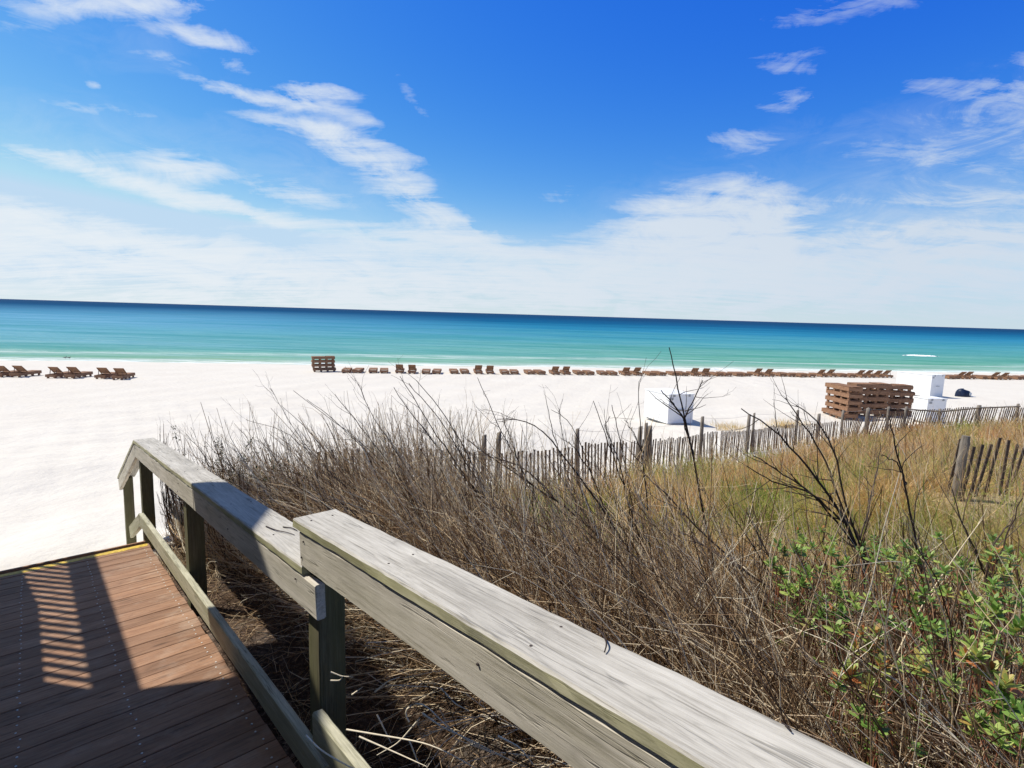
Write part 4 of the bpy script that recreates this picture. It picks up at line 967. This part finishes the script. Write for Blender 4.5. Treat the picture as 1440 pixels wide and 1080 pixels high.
cap_twig('long thin dark twig lying across the lower cap beside the step up', [(374, 740, .004), (388, 746, .006), (402, 748, .005), (414, 752, .004)], r=.003)
cap_twig('second dark twig on the lower cap, tucked against the upper rail end', [(398, 741, .004), (410, 742, .006), (418, 746, .004)], r=.003)
# --- green leafy plants
def rosette(c, size, n, tv, tilt=(0, 0)):
    """pointed leaves spiralling out of one growing tip"""
    Pl = np.zeros((n, 4, 3)); W = np.zeros((n, 4, 3))
    for i in range(n):
        a = i*2.4+rng.normal(0, .2); f = i/n; el = .15+1.15*f+rng.normal(0, .1); L = size*(1-.35*f)*rng.uniform(.8, 1.1)
        d = np.array([math.cos(a)*math.cos(el)+tilt[0], math.sin(a)*math.cos(el)+tilt[1], math.sin(el)]); d /= np.linalg.norm(d)
        sd = np.array([-math.sin(a), math.cos(a), rng.normal(0, .2)]); b0 = c+np.array([0, 0, -size*.6*(1-f)])
        for k, (t, w) in enumerate(((0, .07), (.4, .2), (.75, .19), (1, .03))):
            Pl[i, k] = b0+d*L*t+np.array([0, 0, -.12*L*t*t*(1-f)]); W[i, k] = sd*L*w
    V, Q = ribbons(Pl, W); return V, Q, np.repeat(np.clip(tv+rng.normal(0, .16, n), 0, 1), 8)
def leafy(label, px, py, dep, k=4, size=.05, spread=.09, group=None, mat='leaf', stem='redstem', nl=13, tv=.6):
    dep *= .9; tv = min(.9, tv+.1)
    d = ray(px, py); c = CAM+d*(dep/d[1]); gz = float(HZ(c[0]+.05, c[1])); root = np.array([c[0]+.06, c[1]+.03, gz])
    r = empty('leafy_plant', tuple(root)); tag(r, label, 'plant', group)
    Vs = []; Qs = []; Ts = []; off = 0; SP = []
    for i in range(k):
        q = c+rng.normal(0, 1, 3)*np.array([spread, spread, spread*.55])*(0 if i == 0 else 1)
        V, Q, T = rosette(q, size*rng.uniform(.75, 1.15), nl, tv); Vs.append(V); Qs.append(Q+off); off += len(V); Ts.append(T)
        # a few single leaves down the stem
        f = np.linspace(0, 1, 7)[:, None]; rt_ = root+np.array([rng.normal(.08, .12), rng.normal(0, .1), 0]); rt_[2] = float(HZ(rt_[0], rt_[1])); mid_ = rt_*(1-f)+q*f+np.sin(f*3.14)*rng.normal(0, .06, 3)+rng.normal(0, .006, (7, 3))*np.sin(f*3.14); SP.append(mid_)
        for j in (3, 4, 5):
            V, Q, T = rosette(mid_[j]+rng.normal(0, .006, 3), size*.6, 3, tv-.1); Vs.append(V); Qs.append(Q+off); off += len(V); Ts.append(T)
    o = link('foliage', raw_mesh('foliage', np.concatenate(Vs)-root, np.concatenate(Qs), mat, np.concatenate(Ts))); o.parent = r
    SP = np.array(SP); V, Q = tubes(SP, np.repeat(np.linspace(.0042, .0022, 7)[None], k, 0), 5)
    o = link('stem', raw_mesh('stem', V-root, Q, stem, np.repeat(rng.random(k), 35))); o.parent = r
GL = 'green leafy plants among the twigs'
named = [((1088, 788), 3.1, 'lone bright green leafy plant among twigs, leftmost of the leafy plants'), ((1155, 858), 2.7, 'dark green leafy plant above the rail, second from the left'),
         ((1224, 908), 2.35, 'leafy plant whose pale green rosette stands highest over the rail corner thicket'), ((1194, 946), 2.2, 'light green rosette plant nearest to the long rail cap'),
         ((1400, 858), 2.4, 'leafy plant below the forked grey stems near the right border'), ((1395, 940), 2.1, 'yellow green leafy plant low at the right border'), ((1425, 990), 1.95, 'lowest dark leafy plant in the bottom right corner')]
for i, ((px, py), dp, lab) in enumerate(named): leafy(lab, px, py, dp, k=6, size=.06, spread=.075, group=GL, tv=[.5, .25, .75, .85, .5, .75, .35][i])
shared = 'small green leafy sprig growing through the twigs at right'
for px, py, dp in [(1130, 760, 3.4), (1180, 795, 3.0), (1210, 775, 3.2), (1245, 800, 2.9), (1290, 785, 3.0), (1300, 830, 2.7), (1270, 880, 2.5), (1240, 850, 2.6), (1330, 880, 2.5), (1355, 835, 2.6), (1350, 785, 2.9), (1410, 800, 2.7), (1435, 850, 2.4), (1365, 900, 2.3), (1430, 915, 2.15), (1310, 780, 3.0),
                   (1395, 775, 2.9), (1330, 800, 2.8), (1175, 880, 2.5), (1210, 1000, 2.0), (1180, 830, 2.8), (1110, 830, 2.9), (1290, 940, 2.2), (1345, 960, 2.1), (1380, 1010, 1.95), (1440, 1040, 1.85), (1120, 770, 3.2), (1260, 770, 3.3), (1440, 780, 3.0), (1160, 770, 3.3)]:
    leafy(shared, px, py, dp, k=5, size=.05, spread=.075, group='small leafy sprigs among the twigs', tv=rng.uniform(.3, .7), nl=11)
# dark leafed bush behind the lower rail
def small_bush(label, px, py, dep, n, rx, rz):
    d = ray(px, py); c = CAM+d*(dep/d[1]); gz = float(HZ(c[0], c[1])); root = np.array([c[0], c[1], gz]); r = empty('leafy_bush', tuple(root)); tag(r, label, 'bush')
    K = 7; tips = c+rng.normal(0, 1, (26, 3))*np.array([rx, rx*.7, rz]); f = np.linspace(0, 1, K)[None, :, None]
    P = root[None, None]*(1-f)+tips[:, None]*f+np.sin(f*3.14)*rng.normal(0, .05, (26, 1, 3))
    R = np.repeat(np.linspace(.005, .0015, K)[None], 26, 0); V1, Q1 = tubes(P, R, 4); BP, BR, bi = branches(P, R, 260, .06, .2)
    V2, Q2 = tubes(BP, BR, 3); o = link('branches', raw_mesh('branches', np.concatenate([V1, V2])-root, np.concatenate([Q1, Q2+len(V1)]), 'stem', np.full(len(V1)+len(V2), .4))); o.parent = r
    pts = BP[:, 1:].reshape(-1, 3); i = rng.integers(0, len(pts), n); p = pts[i]+rng.normal(0, .012, (n, 3)); dr = rng.normal(0, 1, (n, 3)); dr /= np.linalg.norm(dr, axis=1, keepdims=True)
    sd = np.cross(dr, rng.normal(0, 1, (n, 3))); sd /= np.linalg.norm(sd, axis=1, keepdims=True); L = rng.uniform(.014, .028, n)
    Pl = p[:, None]+dr[:, None]*L[:, None, None]*np.array([0, .4, .8, 1])[None, :, None]; W = sd[:, None]*L[:, None, None]*np.array([.05, .25, .2, .02])[None, :, None]
    V, Q = ribbons(Pl, W); o = link('foliage', raw_mesh('foliage', V-root, Q, 'darkleaf', np.repeat(rng.random(n), 8))); o.parent = r
small_bush('dark small leafed bush just behind the lower handrail corner', 335, 655, 5.6, 2600, .26, .17)
small_bush('sparse small leafed bush between the lower rail and the fence', 425, 680, 4.9, 1100, .3, .15)

# ------------------------------------------------------------------ light, sky
SAZ = math.radians(-77); SEL = math.radians(53.6)       # azimuth from +Y, negative = left
L_h = UH*1.45/1.76 - V_*1/1.76                         # toward the sun, from the slat shadows on the deck
SAZ = math.atan2(L_h[0], L_h[1])
sl_ = bpy.data.lights.new('sun', 'SUN'); sl_.energy = 5.0; sl_.angle = math.radians(.5); sl_.color = (1, .945, .85)
so_ = bpy.data.objects.new('sun', sl_); C.objects.link(so_)
dv = Vector((math.sin(SAZ)*math.cos(SEL), math.cos(SAZ)*math.cos(SEL), math.sin(SEL))); so_.rotation_euler = dv.to_track_quat('Z', 'Y').to_euler()

world = bpy.data.worlds.new('World'); SC.world = world; world.use_nodes = True; nt = world.node_tree
bg = nt.nodes['Background']
sky = nd(nt, 'ShaderNodeTexSky', sky_type='NISHITA', sun_disc=False, sun_elevation=SEL, sun_rotation=SAZ, altitude=0, air_density=1.0, dust_density=.35, ozone_density=3.0)
tc = nt.nodes.new('ShaderNodeTexCoord'); sx = nt.nodes.new('ShaderNodeSeparateXYZ'); nt.links.new(tc.outputs['Generated'], sx.inputs[0])
azn = math_(nt, 'ARCTAN2', sx.outputs[0], sx.outputs[1]); eln = math_(nt, 'ARCSINE', sx.outputs[2])
cv = nt.nodes.new('ShaderNodeCombineXYZ'); nt.links.new(azn, cv.inputs[0]); nt.links.new(eln, cv.inputs[1]); cv.inputs[2].default_value = 1.0
# warp a little so that cloud edges are ragged
zc = math_(nt, 'MAXIMUM', math_(nt, 'ADD', sx.outputs[2], .12), .05)
cp = nt.nodes.new('ShaderNodeCombineXYZ'); nt.links.new(math_(nt, 'DIVIDE', sx.outputs[0], zc), cp.inputs[0]); nt.links.new(math_(nt, 'DIVIDE', sx.outputs[1], zc), cp.inputs[1])
mpc = nd(nt, 'ShaderNodeMapping'); mpc.inputs['Rotation'].default_value = (0, 0, math.radians(28)); mpc.inputs['Scale'].default_value = (.8, 3.2, 1); nt.links.new(cp.outputs[0], mpc.inputs[0])
nA = noise(nt, mpc.outputs[0], 1.6, 10, .7, .4)
mpe = nd(nt, 'ShaderNodeMapping'); mpe.inputs['Rotation'].default_value = (0, 0, math.radians(17)); mpe.inputs['Scale'].default_value = (9, 24, 1); nt.links.new(cv.outputs[0], mpe.inputs[0])
nB = noise(nt, mpe.outputs[0], 1.0, 10, .68, .9)
wn = nd(nt, 'ShaderNodeTexNoise', i_Scale=7.0, i_Detail=5.0, i_Roughness=.6); nt.links.new(cv.outputs[0], wn.inputs['Vector'])
wsub = nd(nt, 'ShaderNodeVectorMath', operation='SUBTRACT'); nt.links.new(wn.outputs['Color'], wsub.inputs[0]); wsub.inputs[1].default_value = (.5, .5, .5)
wml = nd(nt, 'ShaderNodeVectorMath', operation='MULTIPLY'); nt.links.new(wsub.outputs[0], wml.inputs[0]); wml.inputs[1].default_value = (.09, .045, 0)
wad = nd(nt, 'ShaderNodeVectorMath', operation='ADD'); nt.links.new(cv.outputs[0], wad.inputs[0]); nt.links.new(wml.outputs[0], wad.inputs[1]); CV = wad.outputs[0]
def azel(x, y):
    d = ray(x, y); d = d/np.linalg.norm(d); return np.array([math.atan2(d[0], d[1]), math.asin(d[2])])
BL = [(160, 2, 120, 16, 2, 1.2), (285, 52, 65, 14, 12, .85), (330, 90, 28, 8, 10, .4), (127, 120, 13, 5, 20, .6), (345, 132, 75, 9, 13, .8), (450, 132, 55, 10, 6, 1.2), (435, 150, 65, 8, 8, .8), (508, 174, 24, 7, 8, .7),
      (425, 183, 75, 10, 14, .95), (495, 215, 58, 19, 25, .6), (545, 212, 40, 8, 20, .6), (560, 262, 78, 20, 32, .6), (625, 302, 48, 15, 32, 1.2), (665, 332, 40, 12, 25, .9),
      (245, 235, 65, 20, 8, .9), (200, 262, 140, 10, 14, 1.1), (75, 220, 45, 9, 5, .55), (350, 297, 110, 10, 8, 1.0), (415, 270, 65, 14, 8, .7),
      (-60, 320, 190, 40, 6, .85), (170, 337, 240, 17, 11, .75), (330, 395, 400, 34, 3, .6), (600, 335, 110, 20, 6, .85), (560, 385, 220, 32, 3, .55), (310, 350, 90, 12, 6, .4), (240, 85, 60, 9, 10, .3), (180, 160, 60, 6, 10, .25), (105, 155, 40, 6, 14, .3),
      (990, 330, 95, 48, 0, 1.15), (890, 355, 85, 30, -12, .95), (1010, 275, 50, 24, -20, .75), (1085, 330, 50, 45, 30, .8), (960, 395, 260, 34, 0, .8), (745, 357, 50, 6, 0, .6),
      (1390, 215, 130, 90, -25, .36), (1300, 118, 55, 11, 0, .42), (1435, 112, 60, 24, -15, .45), (1230, 210, 130, 12, 4, .26), (1300, 280, 170, 10, -4, .3), (1330, 330, 190, 14, -3, .42), (1300, 395, 300, 40, -2, .62),
      (1095, 137, 48, 15, 0, .62), (1030, 203, 40, 12, 4, .6), (1140, 22, 70, 16, -10, .45), (1105, 80, 55, 10, 0, .4), (1105, 97, 42, 7, 4, .4), (785, 272, 28, 10, 5, .42), (575, 130, 60, 9, 50, .33), (1240, 5, 60, 10, 0, .3), (1180, 155, 90, 9, 0, .22), (30, 30, 60, 10, 0, .2)]
acc = None
for (bx, by, ha, hb, rot, st) in BL:
    if st < .7: st *= .8; ha *= 1.25; hb *= 1.25
    c0_ = azel(bx, by); e = 4.0; J = np.stack([(azel(bx+e, by)-azel(bx-e, by))/(2*e), (azel(bx, by+e)-azel(bx, by-e))/(2*e)], 1)
    Ji = np.linalg.inv(J); r_ = math.radians(rot); Rm = np.array([[math.cos(r_)/ha, math.sin(r_)/ha], [-math.sin(r_)/hb, math.cos(r_)/hb]])
    Mx = Rm @ Ji; t0 = -Mx @ c0_
    outs = []
    for k in (0, 1):
        dn = nd(nt, 'ShaderNodeVectorMath', operation='DOT_PRODUCT'); nt.links.new(CV, dn.inputs[0]); dn.inputs[1].default_value = (Mx[k, 0], Mx[k, 1], t0[k]); outs.append(dn.outputs['Value'])
    q = math_(nt, 'MULTIPLY_ADD', outs[0], outs[0], math_(nt, 'MULTIPLY', outs[1], outs[1]))
    g_ = math_(nt, 'EXPONENT', math_(nt, 'MULTIPLY', q, -.9))
    acc = math_(nt, 'MULTIPLY', g_, st) if acc is None else math_(nt, 'MULTIPLY_ADD', g_, st, acc)
nn = math_(nt, 'ADD', math_(nt, 'MULTIPLY', nA, .5), math_(nt, 'MULTIPLY', nB, .5))
nn = math_(nt, 'MULTIPLY_ADD', nn, 2.6, -1.3)
raw_ = math_(nt, 'ADD', math_(nt, 'MULTIPLY_ADD', math_(nt, 'MINIMUM', acc, 1.3), .85, -.17), math_(nt, 'MULTIPLY', nn, math_(nt, 'MULTIPLY_ADD', math_(nt, 'MINIMUM', acc, .8), 2.4, .1)))
raw_ = math_(nt, 'MAXIMUM', raw_, 0.0)
den = math_(nt, 'MULTIPLY', math_(nt, 'DIVIDE', raw_, math_(nt, 'ADD', raw_, .62)), 1.22)
# thin high veil, mostly on the right
acc2 = None
for (bx, by, ha, hb, rot, st) in [(1390, 225, 170, 90, -18, .34), (1330, 330, 260, 50, 0, .4), (1180, 180, 160, 30, -8, .1), (120, 200, 260, 60, 10, .12), (480, 240, 160, 60, 20, .14), (180, 60, 160, 50, 10, .1), (1000, 300, 160, 60, -5, .2)]:
    c0_ = azel(bx, by); e = 4.0; J = np.stack([(azel(bx+e, by)-azel(bx-e, by))/(2*e), (azel(bx, by+e)-azel(bx, by-e))/(2*e)], 1)
    r_ = math.radians(rot); Mx = np.array([[math.cos(r_)/ha, math.sin(r_)/ha], [-math.sin(r_)/hb, math.cos(r_)/hb]]) @ np.linalg.inv(J); t0 = -Mx @ c0_; outs = []
    for k in (0, 1):
        dn = nd(nt, 'ShaderNodeVectorMath', operation='DOT_PRODUCT'); nt.links.new(CV, dn.inputs[0]); dn.inputs[1].default_value = (Mx[k, 0], Mx[k, 1], t0[k]); outs.append(dn.outputs['Value'])
    g_ = math_(nt, 'EXPONENT', math_(nt, 'MULTIPLY', math_(nt, 'MULTIPLY_ADD', outs[0], outs[0], math_(nt, 'MULTIPLY', outs[1], outs[1])), -.9))
    acc2 = math_(nt, 'MULTIPLY', g_, st) if acc2 is None else math_(nt, 'MULTIPLY_ADD', g_, st, acc2)
den = math_(nt, 'ADD', den, math_(nt, 'MULTIPLY', acc2, math_(nt, 'MAXIMUM', math_(nt, 'MULTIPLY_ADD', nB, 3.2, -.7), 0.0)))
# horizon veil
hz_ = math_(nt, 'EXPONENT', math_(nt, 'MULTIPLY', math_(nt, 'MAXIMUM', eln, 0.0), -1/.055))
den = math_(nt, 'ADD', den, math_(nt, 'MULTIPLY', hz_, .68))
den = math_(nt, 'MULTIPLY_ADD', den, 1.0, -.05, clamp=True)
den = math_(nt, 'MINIMUM', math_(nt, 'SMOOTH_MIN', den, .95, .2), .95)
SKYS = .1
hs = nd(nt, 'ShaderNodeHueSaturation'); hs.inputs['Saturation'].default_value = 1.25; nt.links.new(sky.outputs[0], hs.inputs['Color'])
sr = nt.nodes.new('ShaderNodeSeparateColor'); nt.links.new(hs.outputs[0], sr.inputs[0]); sc_ = nt.nodes.new('ShaderNodeCombineColor')
# deeper, more saturated blue than the plain model gives
for k, (x0, y0, g_) in enumerate(((.20, .235, 2.0), (.41, .53, 1.35), (.72, .87, .3))):
    xn = math_(nt, 'MULTIPLY', sr.outputs[k], SKYS/x0)
    nt.links.new(math_(nt, 'MINIMUM', math_(nt, 'MULTIPLY', math_(nt, 'POWER', xn, g_), y0/SKYS), (.5, .68, .86)[k]/SKYS), sc_.inputs[k])
sunny = math_(nt, 'MULTIPLY_ADD', azn, -.8, .5, clamp=True)
hi = ramp(nt, [(.5, (0, 0, 0)), (.8, (1, 1, 1))], eln).outputs[0]     # back to the plain model well above
skyc = mix(nt, hi, sc_.outputs[0], sky.outputs[0])
cloudcol = mix(nt, sunny, (.62/SKYS, .70/SKYS, .80/SKYS), (.80/SKYS, .85/SKYS, .89/SKYS))
skc = mix(nt, den, skyc, cloudcol)
nt.links.new(skc, bg.inputs['Color']); bg.inputs['Strength'].default_value = SKYS

SC.view_settings.view_transform = 'Standard'; SC.view_settings.look = 'None'; SC.view_settings.gamma = 1; SC.view_settings.exposure = .05
SC.render.engine = 'CYCLES'
